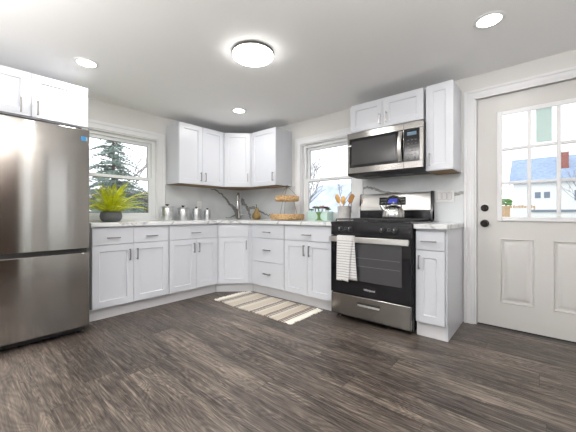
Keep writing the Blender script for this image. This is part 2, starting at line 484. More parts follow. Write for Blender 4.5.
dh_window('window_2', 'white double hung window behind the planter and crock', (WB[0], 0, 0), 0, WB[1]-WB[0], WB[2], WB[3], 1.455)
dh_window('added_window_3', 'added unseen tall white window in the right wall', (XR, WR[1], 0), R(-90), WR[1]-WR[0], WR[2], WR[3], 1.2)  # added out of view for daylight and a streak on the refrigerator
sl = sroot('added_window_5', 'added unseen narrow white sidelight window in the right wall', 'window', (XR, WS[0], 0))  # added out of view to put a bright strip on the refrigerator
mb = MB(); wv = WS[1]-WS[0]
mb.box(.03, .09, 0, .025, WS[2], WS[3]); mb.box(.03, .09, wv-.025, wv, WS[2], WS[3]); mb.box(.03, .09, .025, wv-.025, WS[2], WS[2]+.04); mb.box(.03, .09, .025, wv-.025, WS[3]-.04, WS[3])
mb.build('frame', 'vinyl', sl); MB().box(.058, .062, .0255, wv-.0255, WS[2]+.0405, WS[3]-.0405).build('pane', 'glass', sl)
d2r = sroot('added_door_2', 'added unseen dark brown stained wood door in the right wall', 'door', (XR-.001, -3.34, 0), R(-90))  # added out of view as a dark reflection for the refrigerator
MB().box(-.93, -.02, -.036, 0, .012, 2.03).build('door_slab', 'darkwood', d2r, bevel=.003)
for x in (-.85, -.43):
    for z0_, z1_ in ((.18, .92), (1.05, 1.90)):
        m2 = MB(); rings(m2, x, x+.33, z0_, z1_, ((0, -.0365), (.01, -.042), (.02, -.038), (.05, -.045))); m2.build('raised_panel', 'darkwood', d2r, sharp=20)
MB().lathe(((.001, -.095), (.022, -.094), (.030, -.078), (.024, -.062), (.012, -.055), (.012, -.044), (.030, -.042), (.030, -.0365)), 24, (-.87, 0, .95), 'y').build('knob', 'nickel', d2r)
dh_window('added_window_4', 'added unseen wide white window facing the kitchen', (WK[1], YB, 0), R(180), WK[1]-WK[0], WK[2], WK[3], 1.4)  # added behind the camera to let daylight into the room

# ------------------------------------------------------------------ entry door
dr = sroot('door_1', 'off-white half glazed entry door with nine panes and black knob', 'door', (3.279, .03, 0))
DW, D0, D1 = .914, .012, 2.046
LX0, LX1, LZ0, LZ1 = .164, .750, .957, 1.880     # glazed opening
mb = MB()
PN = [(.168, .402), (.512, .746)]; PZ0, PZ1 = .222, .790
T = .044
mb.box(0, LX0, 0, T, D0, D1); mb.box(LX1, DW, 0, T, D0, D1)
mb.box(LX0, LX1, 0, T, LZ1, D1)
mb.box(LX0, LX1, 0, T, PZ1, LZ0); mb.box(LX0, LX1, 0, T, D0, PZ0)
mb.box(LX0, PN[0][0], 0, T, PZ0, PZ1); mb.box(PN[0][1], PN[1][0], 0, T, PZ0, PZ1); mb.box(PN[1][1], LX1, 0, T, PZ0, PZ1)
mb.build('door_slab', 'door', dr)
for a, b in PN:
    m2 = MB(); rings(m2, a, b, PZ0, PZ1, ((0, .0), (.008, -.004), (.016, .009), (.030, .011), (.056, .001), (.060, .0005)))
    m2.box(a, b, .03, T, PZ0, PZ1)
    m2.build('raised_panel', 'door', dr, sharp=20, recalc=True)
mb = MB()
fw = .036
for (a, b, c, d) in ((LX0-.018, LX0+.020, LZ0-.018, LZ1+.018), (LX1-.020, LX1+.018, LZ0-.018, LZ1+.018)): mb.box(a, b, -.012, -.0004, c, d)
mb.box(LX0+.020, LX1-.020, -.012, -.0004, LZ1-.020, LZ1+.018); mb.box(LX0+.020, LX1-.020, -.012, -.0004, LZ0-.018, LZ0+.020)
mb.build('glazing_frame', 'trim', dr, bevel=.005)
mb = MB()
gx0, gx1, gz0, gz1 = LX0+.020, LX1-.020, LZ0+.020, LZ1-.020
for k in (1, 2):
    x = gx0 + (gx1-gx0)*k/3; mb.box(x-.013, x+.013, -.013, .018, gz0, gz1)
    z = gz0 + (gz1-gz0)*k/3
    for j in range(3):
        xa = gx0 + (gx1-gx0)*j/3 + (.013 if j else 0); xb = gx0 + (gx1-gx0)*(j+1)/3 - (.013 if j < 2 else 0)
        mb.box(xa, xb, -.013, .018, z-.012, z+.012)
mb.build('muntin_grid', 'trim', dr, bevel=.003)
MB().box(LX0+.0005, LX1-.0005, .0195, .0235, LZ0+.0005, LZ1-.0005).build('pane', 'glass', dr)
# deadbolt and knob
mb = MB().lathe(((.001, -.024), (.022, -.024), (.029, -.018), (.031, -.004), (.031, -.0005)), 28, (.056, 0, 1.056), 'y')
mb.box(.051, .061, -.040, -.024, 1.040, 1.072)
mb.build('deadbolt', 'bronze', dr, bevel=.001).__setitem__('label', 'round black deadbolt')
mb = MB().lathe(((.001, -.062), (.018, -.061), (.027, -.052), (.030, -.040), (.026, -.028), (.014, -.020), (.013, -.010), (.033, -.008), (.034, -.0005)), 28, (.056, 0, .918), 'y')
mb.build('knob', 'bronze', dr).__setitem__('label', 'round black knob')
MB().box(-.0018, .0, .008, .036, .885, .950).build('latch_plate', 'bronze', dr)
MB().box(.004, DW-.004, .002, .040, .002, .0115).build('door_sweep', 'blackm', dr)
# casing and jamb
mb = MB()
mb.box(3.262, 3.275, 0, .118, 0, 2.055); mb.box(4.197, 4.210, 0, .118, 0, 2.055); mb.box(3.275, 4.197, 0, .118, 2.050, 2.055)
struct(mb.build('trim_1', 'trim'), 'white door jamb around the entry door', 'trim')
mb = MB()
for (a, b) in ((3.180, 3.260), (4.212, 4.292)):
    inner_left = a < 4
    mb.box(a, b, -.016, -.0005, 0, 2.125)
    if inner_left: mb.box(a, a+.022, -.026, -.0165, 0, 2.125); mb.box(a+.034, a+.062, -.021, -.0165, 0, 2.078)
    else: mb.box(b-.022, b, -.026, -.0165, 0, 2.125); mb.box(b-.062, b-.034, -.021, -.0165, 0, 2.078)
mb.box(3.260, 4.212, -.016, -.0005, 2.043, 2.125)
mb.box(3.202, 4.270, -.026, -.0165, 2.103, 2.125); mb.box(3.242, 4.230, -.021, -.0165, 2.063, 2.090)
struct(mb.build('trim_2', 'trim', bevel=.003), 'white moulded door casing', 'trim')
struct(MB().box(3.276, 4.196, -.02, .11, .0, .0018).build('trim_3', 'darkrim'), 'dark metal door threshold', 'trim')
struct(MB().box(4.294, XR-.001, -.014, -.001, 0, .10).build('baseboard_back', 'trim', bevel=.003), 'white baseboard right of the door', 'baseboard')
struct(MB().box(XR-.014, XR-.001, YB+.001, -.016, 0, .10).build('baseboard_right', 'trim', bevel=.003), 'white baseboard along the right wall', 'baseboard')

# ------------------------------------------------------------------ cabinets
def bar_pull(parent, x, z, L, vertical, y=0):
    """slim bar pull standing 28 mm proud of the front"""
    mb = MB(); yb = y-.028
    if vertical:
        mb.box(x-.005, x+.005, yb-.004, yb+.004, z-L/2, z+L/2)
        for s in (-1, 1): mb.box(x-.004, x+.004, yb+.004, y-.0004, z+s*(L/2-.008)-.004, z+s*(L/2-.008)+.004)
    else:
        mb.box(x-L/2, x+L/2, yb-.004, yb+.004, z-.005, z+.005)
        for s in (-1, 1): mb.box(x+s*(L/2-.008)-.004, x+s*(L/2-.008)+.004, yb+.004, y-.0004, z-.004, z+.004)
    o = mb.build('handle', 'nickel', parent, bevel=.0015); o['label'] = 'slim nickel bar pull'
    return o
def shaker(parent, x0, x1, z0, z1, rail=.060, name='door'):
    mb = MB()
    def quad(*p): mb.face([mb.bm.verts.new(q) for q in p])
    o = [(x0, z0), (x1, z0), (x1, z1), (x0, z1)]
    i = [(x0+rail, z0+rail), (x1-rail, z0+rail), (x1-rail, z1-rail), (x0+rail, z1-rail)]
    j = [(x0+rail+.004, z0+rail+.004), (x1-rail-.004, z0+rail+.004), (x1-rail-.004, z1-rail-.004), (x0+rail+.004, z1-rail-.004)]
    of = [mb.bm.verts.new((a, 0, b)) for a, b in o]; inf = [mb.bm.verts.new((a, 0, b)) for a, b in i]
    inr = [mb.bm.verts.new((a, .010, b)) for a, b in j]; ob = [mb.bm.verts.new((a, .020, b)) for a, b in o]
    for k in range(4):
        l = (k+1) % 4
        mb.face([of[k], of[l], inf[l], inf[k]]); mb.face([inf[k], inf[l], inr[l], inr[k]]); mb.face([of[l], of[k], ob[k], ob[l]])
    mb.face(inr); mb.face(ob[::-1])
    return mb.build(name, 'cab', parent, bevel=.0012)
def slab_front(parent, x0, x1, z0, z1, name='drawer'):
    return MB().box(x0, x1, 0, .020, z0, z1).build(name, 'cab', parent, bevel=.002)
G = .0015
def cabinet(name, label, group, loc, rot, w, z0, z1, depth, fronts, toe=None, body=None, toe_rec=.075):
    r = thing(name, label, 'cabinet', loc, rot, group)
    if body: MB().prism(body, z0, z1).build('body', 'cab', r)
    else: MB().box(.001, w-.001, .021, depth, z0, z1).build('body', 'cab', r)
    for f in fronts:
        kind, x0, x1, fz0, fz1 = f[:5]
        x0 += G; x1 -= G; fz0 += G; fz1 -= G
        d = shaker(r, x0, x1, fz0, fz1) if kind == 'door' else slab_front(r, x0, x1, fz0, fz1)
        for h in f[5:]:
            bar_pull(d, h[1], h[2], h[3] if len(h) > 3 else .115, h[0] == 'v')
    if toe: MB().box(toe[0], toe[1], toe_rec, toe_rec+.016, .0, z0-.001).build('toe_kick', 'toe', r)
    return r
BASE = 'white base cabinets'; UP = 'white wall cabinets'
ZB0, ZB1, ZD, ZT = .118, .8815, .708, .874
# --- left wall, base (local x runs along +y)
W1 = .730
cabinet('base_cabinet', 'white two-drawer two-door base cabinet under the fern, beside the refrigerator', BASE, (.625, -2.285, 0), R(90), W1, ZB0, ZB1, .615, [
    ('drawer', 0, .362, ZD+.003, ZT, ('h', .176, .776)), ('drawer', .362, W1-.004, ZD+.003, ZT, ('h', .540, .776)),
    ('door', 0, .362, ZB0+.004, ZD, ('v', .322, .603)), ('door', .362, W1-.004, ZB0+.004, ZD, ('v', .392, .603))], toe=(0, W1))
W2 = .634
cabinet('base_cabinet', 'white base cabinet with one wide drawer over two doors, below the metal canisters', BASE, (.625, -1.553, 0), R(90), W2, ZB0, ZB1, .615, [
    ('drawer', .004, W2, ZD+.003, ZT, ('h', .326, .782)),
    ('door', .004, .334, ZB0+.004, ZD, ('v', .300, .606)), ('door', .334, W2, ZB0+.004, ZD, ('v', .366, .606))], toe=(0, W2+.030))
# --- diagonal sink base
P = (.625, -.917); A45 = R(45)
def loc45(p, o):
    dx, dy = p[0]-o[0], p[1]-o[1]
    return (dx*cos(A45)+dy*sin(A45), -dx*sin(A45)+dy*cos(A45))
WD = .292*math.sqrt(2)
cabinet('base_cabinet', 'white diagonal corner base cabinet with one door, below the faucet', BASE, (P[0], P[1], 0), A45, WD, ZB0, ZB1, .6, [
    ('drawer', .022, WD-.022, ZD+.003, ZT), ('door', .022, WD-.022, ZB0+.004, ZD, ('v', WD-.050, .610))],
    toe=(-.030, WD+.030), body=[loc45(p, P) for p in ((.006, -.006), (.006, -.915), (.598, -.915), (.915, -.598), (.915, -.006))])
# --- back wall, base
W3 = 1.490-.919
cabinet('base_cabinet', 'white base cabinet with three stacked drawers, behind the striped rug', BASE, (.919, -.625, 0), 0, W3, ZB0, ZB1, .615, [
    ('drawer', .036, W3-.003, ZD+.003, ZT, ('h', .302, .783)), ('drawer', .036, W3-.003, .421, ZD, ('h', .302, .567)),
    ('drawer', .036, W3-.003, ZB0+.004, .418, ('h', .302, .278))], toe=(-.030, W3))
W4 = 2.150-1.492
cabinet('base_cabinet', 'white base cabinet with one wide drawer over two doors, left of the range', BASE, (1.492, -.625, 0), 0, W4, ZB0, ZB1, .615, [
    ('drawer', .004, W4-.004, ZD+.003, ZT, ('h', .333, .777)),
    ('door', .004, .331, ZB0+.004, ZD, ('v', .296, .609)), ('door', .331, W4-.004, ZB0+.004, ZD, ('v', .366, .605))], toe=(0, W4))
W5 = .222
r = cabinet('base_cabinet', 'narrow white base cabinet with one drawer and door, right of the range', BASE, (2.936, -.625, 0), 0, W5, ZB0, ZB1, .615, [
    ('drawer', .004, W5, ZD+.003, ZT-.012, ('h', .108, .783)), ('door', .004, W5, ZB0+.004, ZD, ('v', .034, .611))], toe=(.002, W5-.001), toe_rec=.040)
MB().prism([(.021, ZB0), (.021, ZB1), (.621, ZB1), (.621, 0), (.040, 0), (.040, ZB0)], W5+.0005, W5+.012, axis='x').build('side_panel', 'cab', r)
# --- countertops
mb = MB().prism([(.003, -2.300), (.655, -2.300), (.655, -.932), (.932, -.655), (2.154, -.655), (2.154, -.003), (.003, -.003)], .8825, .920)
tag(mb.build('countertop', 'counter', bevel=.003), 'long white marble countertop running from the refrigerator around the corner to the range', 'countertop', 'white countertops')
mb = MB().prism([(2.931, -.655), (3.178, -.655), (3.178, -.003), (2.931, -.003)], .8825, .920)
tag(mb.build('countertop', 'counter', bevel=.003), 'short white marble countertop on the narrow cabinet right of the range', 'countertop', 'white countertops')

# --- backsplash slabs with dark veins
def ribbon(mb, pts, widths, plane, off, jitter=.012, mi=1, n=5):
    """irregular vein of marble on a wall face"""
    P2 = []; Wd = []
    for k in range(len(pts)-1):
        for j in range(n):
            t = j/n
            P2.append(Vector(pts[k]).lerp(Vector(pts[k+1]), t)); Wd.append(widths[k]*(1-t)+widths[k+1]*t)
    P2.append(Vector(pts[-1])); Wd.append(widths[-1])
    L, Rr = [], []
    for i, p in enumerate(P2):
        t = P2[min(i+1, len(P2)-1)] - P2[max(i-1, 0)]; t.normalize(); nrm = Vector((-t.y, t.x))
        j = random.uniform(-jitter, jitter)
        for lst, s in ((L, 1), (Rr, -1)):
            q = p + nrm*(s*Wd[i]*random.uniform(.75, 1.2)/2 + j)
            q.y = max(.9225, min(1.384, q.y)); lst.append(mb.bm.verts.new((off, q.x, q.y) if plane == 'x' else (q.x, off, q.y)))
    for i in range(len(L)-1): mb.face([L[i], L[i+1], Rr[i+1], Rr[i]], mi)
mb = MB().box(.0005, .012, -1.286, -.0005, .9205, 1.3855)
ribbon(mb, [(-.60, 1.383), (-.50, 1.365), (-.385, 1.294), (-.29, 1.20), (-.20, 1.12), (-.10, 1.03), (-.06, .925)], [.018, .022, .028, .036, .050, .090, .12], 'x', .0124)
ribbon(mb, [(-.33, .945), (-.22, .955), (-.10, .985)], [.010, .016, .03], 'x', .01235)
tag(mb.build('backsplash', ['splash', 'vein']), 'grey marble backsplash slab behind the metal canisters', 'backsplash', 'marble backsplashes')
mb = MB().box(.0128, 1.150, -.012, -.0005, .9205, 1.3855)
ribbon(mb, [(.016, 1.25), (.07, 1.18), (.135, 1.12), (.185, 1.06), (.22, .98), (.226, .925)], [.10, .075, .05, .05, .04, .022], 'y', -.0124)
ribbon(mb, [(.12, 1.115), (.20, 1.085), (.33, 1.098), (.40, 1.07), (.47, 1.035), (.56, .995), (.64, .985), (.72, 1.01)], [.04, .045, .05, .04, .03, .022, .022, .012], 'y', -.01235)
tag(mb.build('backsplash', ['splash', 'vein']), 'grey marble backsplash slab behind the pear and the wicker trays', 'backsplash', 'marble backsplashes')
mb = MB().box(2.168, 3.178, -.012, -.0005, .9205, 1.3855)
ribbon(mb, [(2.169, 1.300), (2.22, 1.305), (2.30, 1.290), (2.38, 1.255), (2.48, 1.232), (2.58, 1.215), (2.66, 1.195)], [.030, .024, .026, .028, .03, .025, .016], 'y', -.0124, .006)
ribbon(mb, [(3.06, 1.172), (3.10, 1.188), (3.14, 1.196), (3.177, 1.200)], [.02, .036, .034, .03], 'y', -.0124, .003)
tag(mb.build('backsplash', ['splash', 'vein']), 'grey marble backsplash slab behind the range', 'backsplash', 'marble backsplashes')

# --- wall cabinets
ZU0, ZU1 = 1.388, 2.149
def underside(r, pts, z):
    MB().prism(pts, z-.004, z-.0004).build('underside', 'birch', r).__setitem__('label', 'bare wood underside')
WUA = .672
r = cabinet('wall_cabinet', 'white two-door wall cabinet beside the left window, above the canisters', UP, (.33, -1.274, 0), R(90), WUA, ZU0, ZU1, .328, [
    ('door', .002, .331, ZU0, ZU1, ('v', .301, 1.488)), ('door', .331, WUA, ZU0, ZU1, ('v', .371, 1.488))])
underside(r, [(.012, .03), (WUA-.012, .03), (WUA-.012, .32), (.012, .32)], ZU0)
PU = (.33, -.601); WDU = .271*math.sqrt(2)
r = cabinet('wall_cabinet', 'white single-door diagonal wall cabinet in the corner above the faucet', UP, (PU[0], PU[1], 0), A45, WDU, ZU0, ZU1, .3, [
    ('door', .010, WDU-.010, ZU0, ZU1, ('v', WDU-.045, 1.515))],
    body=[loc45(p, PU) for p in ((.003, -.003), (.003, -.600), (.302, -.600), (.600, -.302), (.600, -.003))])
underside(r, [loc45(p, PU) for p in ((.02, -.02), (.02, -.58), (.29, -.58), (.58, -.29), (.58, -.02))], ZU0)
WUB = .483
r = cabinet('wall_cabinet', 'white single-door wall cabinet beside the back window, above the wicker trays', UP, (.602, -.33, 0), 0, WUB, ZU0, ZU1, .328, [
    ('door', .010, WUB-.001, ZU0, ZU1, ('v', WUB-.044, 1.498))])
underside(r, [(.012, .03), (WUB-.012, .03), (WUB-.012, .32), (.012, .32)], ZU0)
WM = .737
cabinet('wall_cabinet', 'short white two-door wall cabinet directly above the microwave', UP, (2.178, -.33, 0), 0, WM, 1.862, ZU1, .328, [
    ('door', .0, .358, 1.862, ZU1, ('v', .326, 1.950, .105)), ('door', .358, WM, 1.862, ZU1, ('v', .396, 1.950, .105))])
WT = .222
r = cabinet('wall_cabinet', 'tall narrow white wall cabinet between the microwave and the entry door', UP, (2.934, -.33, 0), 0, WT, ZU0, ZU1, .328, [
    ('door', .0, WT, ZU0, ZU1, ('v', .037, 1.484))])
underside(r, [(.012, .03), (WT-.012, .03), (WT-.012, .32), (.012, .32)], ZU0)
WF = .79
cabinet('wall_cabinet', 'white two-door cabinet mounted above the refrigerator', UP, (.65, -2.320-WF, 0), R(90), WF, 1.745, 2.128, .648, [
    ('door', .002, .400, 1.775, 2.126, ('v', .338, 1.853)), ('door', .400, WF-.002, 1.775, 2.126, ('v', .440, 1.853))])

# ------------------------------------------------------------------ refrigerator (local x along +y, front faces +x)
fr = thing('refrigerator', 'stainless steel bottom freezer refrigerator at the left wall', 'refrigerator', (.84, -3.126, 0), R(90))
FW = .766
MB().box(.008, FW-.008, .078, .80, .055, 1.700).build('body', 'steel_d', fr, bevel=.006)
def bowed(z0, z1):
    pts = []
    for i in range(13):
        t = i/12; x = t*FW; pts.append((x, .007*(2*t-1)**2 - .0))
    pts += [(FW, .074), (0, .074)]
    return MB().prism(pts, z0, z1)
d = bowed(.712, 1.708).build('door', 'steel', fr, bevel=.006); d['label'] = 'upper refrigerator door'
d2 = bowed(.064, .680).build('drawer', 'steel', fr, bevel=.006); d2['label'] = 'lower freezer drawer'
MB().box(.012, FW-.012, .030, .074, .6805, .7115).build('door_gap', 'blackm', fr).__setitem__('label', 'dark recessed grip between doors')
MB().box(.02, FW-.02, .060, .60, .020, .060).build('toe_grille', 'blackm', fr)
for x in (.05, FW-.05): MB().lathe(((.018, 0), (.02, .004), (.02, .022)), 14, (x, .10, 0)).build('foot', 'blackm', fr)
MB().box(.02, FW-.055, .012, .60, 1.7085, 1.7190).build('top_cap', 'blackm', fr)
MB().box(FW-.052, FW-.02, .03, .10, 1.7085, 1.716).build('hinge_cover', 'blackm', fr, bevel=.004)
MB().box(FW-.062, FW-.030, .0028, .0085, 1.612, 1.648).build('sticker', 'blue_st', d).__setitem__('label', 'small blue square sticker')
MB().box(FW-.028, FW-.018, .0028, .0105, 1.614, 1.646).build('sticker', 'white_st', d)

# ------------------------------------------------------------------ microwave
mw = thing('microwave', 'stainless over-the-range microwave with black glass door', 'microwave', (2.180, -.40, 1.398))
MWW, MWH = .752, .438
MB().box(.004, MWW-.004, .032, .395, .020, MWH).build('body', 'blackm', mw, bevel=.003)
mb = MB()
dx = .583
mb.box(0, dx, .0, .030, .022, .082); mb.box(0, dx, .0, .030, MWH-.060, MWH); mb.box(0, .024, .0, .030, .082, MWH-.060); mb.box(dx-.004, dx, .0, .030, .082, MWH-.060)
do = mb.build('door', 'steel_d', mw, bevel=.002)
MB().box(.0245, dx-.0045, .002, .028, .0825, MWH-.0605).build('window', 'bglass', do)
MB().box(.050, dx-.075, .0012, .0018, .108, MWH-.086).build('screen', 'mwglass', do).__setitem__('label', 'dark see-through screen')
mb = MB()
hp = []
for k in range(13):
    t = k/12; hp.append((dx-.026, -.012-.034*sin(pi*t), .088 + t*(MWH-.160)))
for k in range(12):
    a, b = hp[k], hp[k+1]
    v = [mb.bm.verts.new(q) for q in ((a[0]-.017, a[1], a[2]), (a[0]+.017, a[1], a[2]), (b[0]+.017, b[1], b[2]), (b[0]-.017, b[1], b[2]),
         (a[0]-.017, a[1]+.010, a[2]), (a[0]+.017, a[1]+.010, a[2]), (b[0]+.017, b[1]+.010, b[2]), (b[0]-.017, b[1]+.010, b[2]))]
    for q in ((0,1,2,3), (7,6,5,4), (0,4,5,1) if k == 0 else (1,5,6,2), (3,2,6,7) if k == 11 else (3,7,4,0)): mb.face([v[i] for i in q])
    for q in ((1,5,6,2), (3,7,4,0)): mb.face([v[i] for i in q])
bmesh.ops.remove_doubles(mb.bm, verts=mb.bm.verts, dist=1e-5)
mb.build('handle', 'steel_l', do, sharp=50).__setitem__('label', 'curved stainless handle')
MB().box(.006, .046, -.0012, -.0002, .303, .318).build('white_patch', 'plastic', do, bevel=.0004).__setitem__('label', 'small white rectangle')  # white rectangle across the frame and the glass edge
mb = MB(); c0 = dx+.002
mb.box(c0, MWW, 0, .030, .022, .082); mb.box(c0, MWW, 0, .030, MWH-.060, MWH); mb.box(MWW-.030, MWW, 0, .030, .082, MWH-.060)
cp = mb.build('control_panel', 'steel_d', mw, bevel=.002)
MB().box(c0, MWW-.0305, .001, .028, .0825, MWH-.0605).build('keypad', 'bglass', cp)
MB().box(c0+.030, MWW-.055, .0004, .0009, .318, .350).build('display', 'mwled', cp)
for i in range(3):
    for j in range(5): MB().box(c0+.032+i*.032, c0+.048+i*.032, .0004, .0009, .140+j*.033, .147+j*.033).build('button', 'grey_print', cp)
for i in (0, 1): MB().lathe(((.009, .0004), (.009, .0009)), 16, (c0+.040+i*.060, 0, .112), 'y').build('button', 'grey_print', cp)
mb = MB().prism([(.0, .0215), (.004, .010), (.030, -.0), (.20, -.008), (.36, .0), (.395, .0195), (.395, .0215)], .004, MWW-.004, axis='x')
mb.build('vent_base', 'blackm', mw)
MB().box(.12, .30, .10, .22, -.0125, -.0085).build('filter_grille', 'grey_print', mw); MB().box(.45, .63, .10, .22, -.0125, -.0085).build('filter_grille', 'grey_print', mw)

# ------------------------------------------------------------------ range
rg = thing('range', 'stainless and black gas range with a towel over its handle', 'range', (2.158, -.675, 0))
RW = .768
MB().box(.0, RW, .030, .655, .030, .905).build('body', 'black', rg, bevel=.003)
MB().prism([(-.008, .9055), (-.008, .925), (.010, .932), (.60, .932), (.60, .9055)], .0, RW, axis='x').build('cooktop', 'black', rg)
MB().prism([(.000, .800), (-.004, .812), (.000, .9050), (.0295, .9050), (.0295, .800)], .001, RW-.001, axis='x').build('control_panel', 'black', rg)
for x in (.110, .212, .524, .634):
    k = MB().lathe(((.001, -.034), (.016, -.034), (.019, -.028), (.020, -.012), (.025, -.010), (.026, -.003)), 24, (x, 0, .860), 'y').build('burner_knob', 'blackm', rg)
    MB().box(x-.0015, x+.0015, -.0365, -.0345, .861, .878).build('pointer', 'white_print', k)
for x in (.161, .579):
    mb = MB(); mb.tube([(x+.012*cos(a*.3927), -.0033, .866+.012*sin(a*.3927)) for a in range(16)], .0012, 5, closed=True)
    for q in (-.018, .018): mb.box(x+q-.004, x+q+.004, -.0034, -.0026, .850, .852)
    mb.build('burner_mark', 'grey_print', rg)
# oven door
od = MB().box(.004, RW-.004, -.012, .029, .252, .795).build('oven_door', 'bglass', rg, bevel=.003)
MB().box(.085, .692, -.0132, -.0122, .390, .738).build('oven_window', 'wglass', od).__setitem__('label', 'dark grey oven window')
for z in (.525, .60): MB().box(.10, .677, -.01345, -.0133, z, z+.004).build('rack', 'grey_print', od)
mb = MB().box(.008, RW-.008, -.056, -.040, .742, .792)
for x in (.030, RW-.030): mb.box(x-.016, x+.016, -.0402, -.0125, .750, .784)
mb.build('handle', 'steel_l', od, bevel=.004).__setitem__('label', 'flat stainless door handle')
def text_mesh(txt, size, name, m, parent, loc, rot, shear=0, depth=.0006):
    cu = bpy.data.curves.new(name, 'FONT'); cu.body = txt; cu.size = size; cu.extrude = depth; cu.align_x = 'CENTER'; cu.align_y = 'CENTER'; cu.shear = shear
    t = bpy.data.objects.new('tmp', cu); COL.objects.link(t)
    dg = bpy.context.evaluated_depsgraph_get(); dg.update()
    me = bpy.data.meshes.new_from_object(t.evaluated_get(dg)); me.name = name
    bpy.data.objects.remove(t); me.materials.clear(); me.materials.append(M[m])
    o = bpy.data.objects.new(name, me); COL.objects.link(o); o.location = loc; o.rotation_euler = rot; o.parent = parent
    return o
text_mesh('Whirlpool', .026, 'lettering', 'white_print', od, (RW/2+.018, -.0131, .318), (R(90), 0, 0), .25)
dw = MB().box(.004, RW-.004, -.010, .029, .046, .246).build('storage_drawer', 'steel', rg, bevel=.008, seg=3)
mb = MB().box(.288, .504, -.0115, -.0102, .166, .196); mb.build('grip_recess', 'blackm', dw, bevel=.0005)
MB().prism([(-.010, .168), (-.026, .164), (-.028, .172), (-.012, .178)], .292, .500, axis='x').build('grip', 'steel_l', dw, bevel=.001)
for x in (.05, RW-.05): MB().lathe(((.014, 0), (.02, .004), (.02, .03)), 14, (x, .07, 0)).build('foot', 'blackm', rg)
# backguard
MB().box(.0, RW, .598, .655, .9325, 1.0395).build('backguard_base', 'black', rg, bevel=.003)
mb = MB().prism([(.592, 1.042), (.604, 1.205), (.616, 1.222), (.655, 1.222), (.655, 1.040), (.600, 1.040)], .012, RW-.018, axis='x')
bgd = mb.build('backguard', 'steel_l', rg, bevel=.002)
MB().prism([(.588, .95), (.600, 1.208), (.614, 1.228), (.656, 1.228), (.656, .95)], RW-.0175, RW, axis='x').build('end_cap', 'black', rg)
MB().prism([(.590, 1.040), (.600, 1.208), (.614, 1.227), (.656, 1.227), (.656, 1.040)], .0, .0115, axis='x').build('end_cap', 'steel_d', rg)
def slope_y(z): return .592 + (z-1.042)*(.012/.163)
mb = MB().prism([(slope_y(1.096)-.002, 1.096), (slope_y(1.180)-.002, 1.180), (slope_y(1.180)-.0003, 1.180), (slope_y(1.096)-.0003, 1.096)], .232, .515, axis='x')
dp = mb.build('display_panel', 'bglass', bgd)
mb = MB().prism([(slope_y(1.118)-.0028, 1.118), (slope_y(1.164)-.0028, 1.164), (slope_y(1.164)-.0022, 1.164), (slope_y(1.118)-.0022, 1.118)], .315, .425, axis='x')
mb.build('clock_display', 'led', bgd).__setitem__('label', 'blue lit clock display')
for x in (.252, .276, .300, .445, .469, .493):
    for z in (1.120, 1.150): MB().box(x-.007, x+.007, slope_y(z)-.0030, slope_y(z)-.0022, z, z+.006).build('button', 'grey_print', bgd)
# burners and grates
for (x, y, rr) in ((.20, .17, .045), (.57, .17, .050), (.20, .45, .040), (.57, .45, .040), (.385, .31, .05)):
    MB().lathe(((rr+.012, .9325), (rr+.012, .937), (rr, .938), (rr, .944), (.001, .945)), 24, (x, y, 0)).build('burner', 'iron', rg)
for (a, b) in ((.030, .375), (.393, .738)):
    mb = MB(); z0, z1 = .946, .958
    for y in (.045, .575): mb.box(a, b, y-.006, y+.006, z0, z1)
    for x in (a, (a+b)/2, b): mb.box(x-.006, x+.006, .051, .569, z0, z1)
    for y in (.17, .31, .45): mb.box(a+.006, (a+b)/2-.006, y-.005, y+.005, z0, z1); mb.box((a+b)/2+.006, b-.006, y-.005, y+.005, z0, z1)
    for x in (a, b):
        for y in (.045, .575): mb.box(x-.006, x+.006, y-.006, y+.006, .9325, z0)
    mb.build('grate', 'iron', rg, bevel=.002)

# ------------------------------------------------------------------ kettle (on the front right grate)
kt = thing('kettle', 'ribbed stainless steel kettle with black handle standing on the range', 'kettle', (2.648, -.345, .958))
KR, KH = .100, .128
prof = [(KR*.97, 0), (KR, .012), (KR*1.0, .035), (KR*.93, .070), (KR*.78, .098), (KR*.55, .118), (KR*.30, KH)]
MB().lathe(prof, 96, mod=lambda a, h: 1 + .060*(abs(cos(8*a))-.5)).build('body', 'kettle', kt, sharp=60)
MB().lathe(((KR*.33, KH-.002), (KR*.30, KH+.008), (KR*.12, KH+.014), (.006, KH+.015), (.011, KH+.022), (.010, KH+.032), (.002, KH+.035)), 32).build('lid', 'kettle', kt)
MB().tube([(-.070, -.018, .075), (-.092, -.024, .098), (-.112, -.029, .125)], [.022, .017, .013], 16).build('spout', 'chrome', kt)
hp = [(-.068, -.017, .100), (-.066, -.017, .130), (-.058, -.015, .172), (-.035, -.009, .205), (0, 0, .216), (.035, .009, .205), (.058, .015, .172), (.066, .017, .130), (.068, .017, .100)]
MB().tube(hp, [.005, .006, .010, .011, .011, .011, .010, .006, .005], 12).build('handle', 'black', kt).__setitem__('label', 'arched black handle')
MB().tube([(-.104, -.027, .138), (-.095, -.025, .150), (-.078, -.02, .150)], .008, 8).build('spout_lever', 'black', kt)

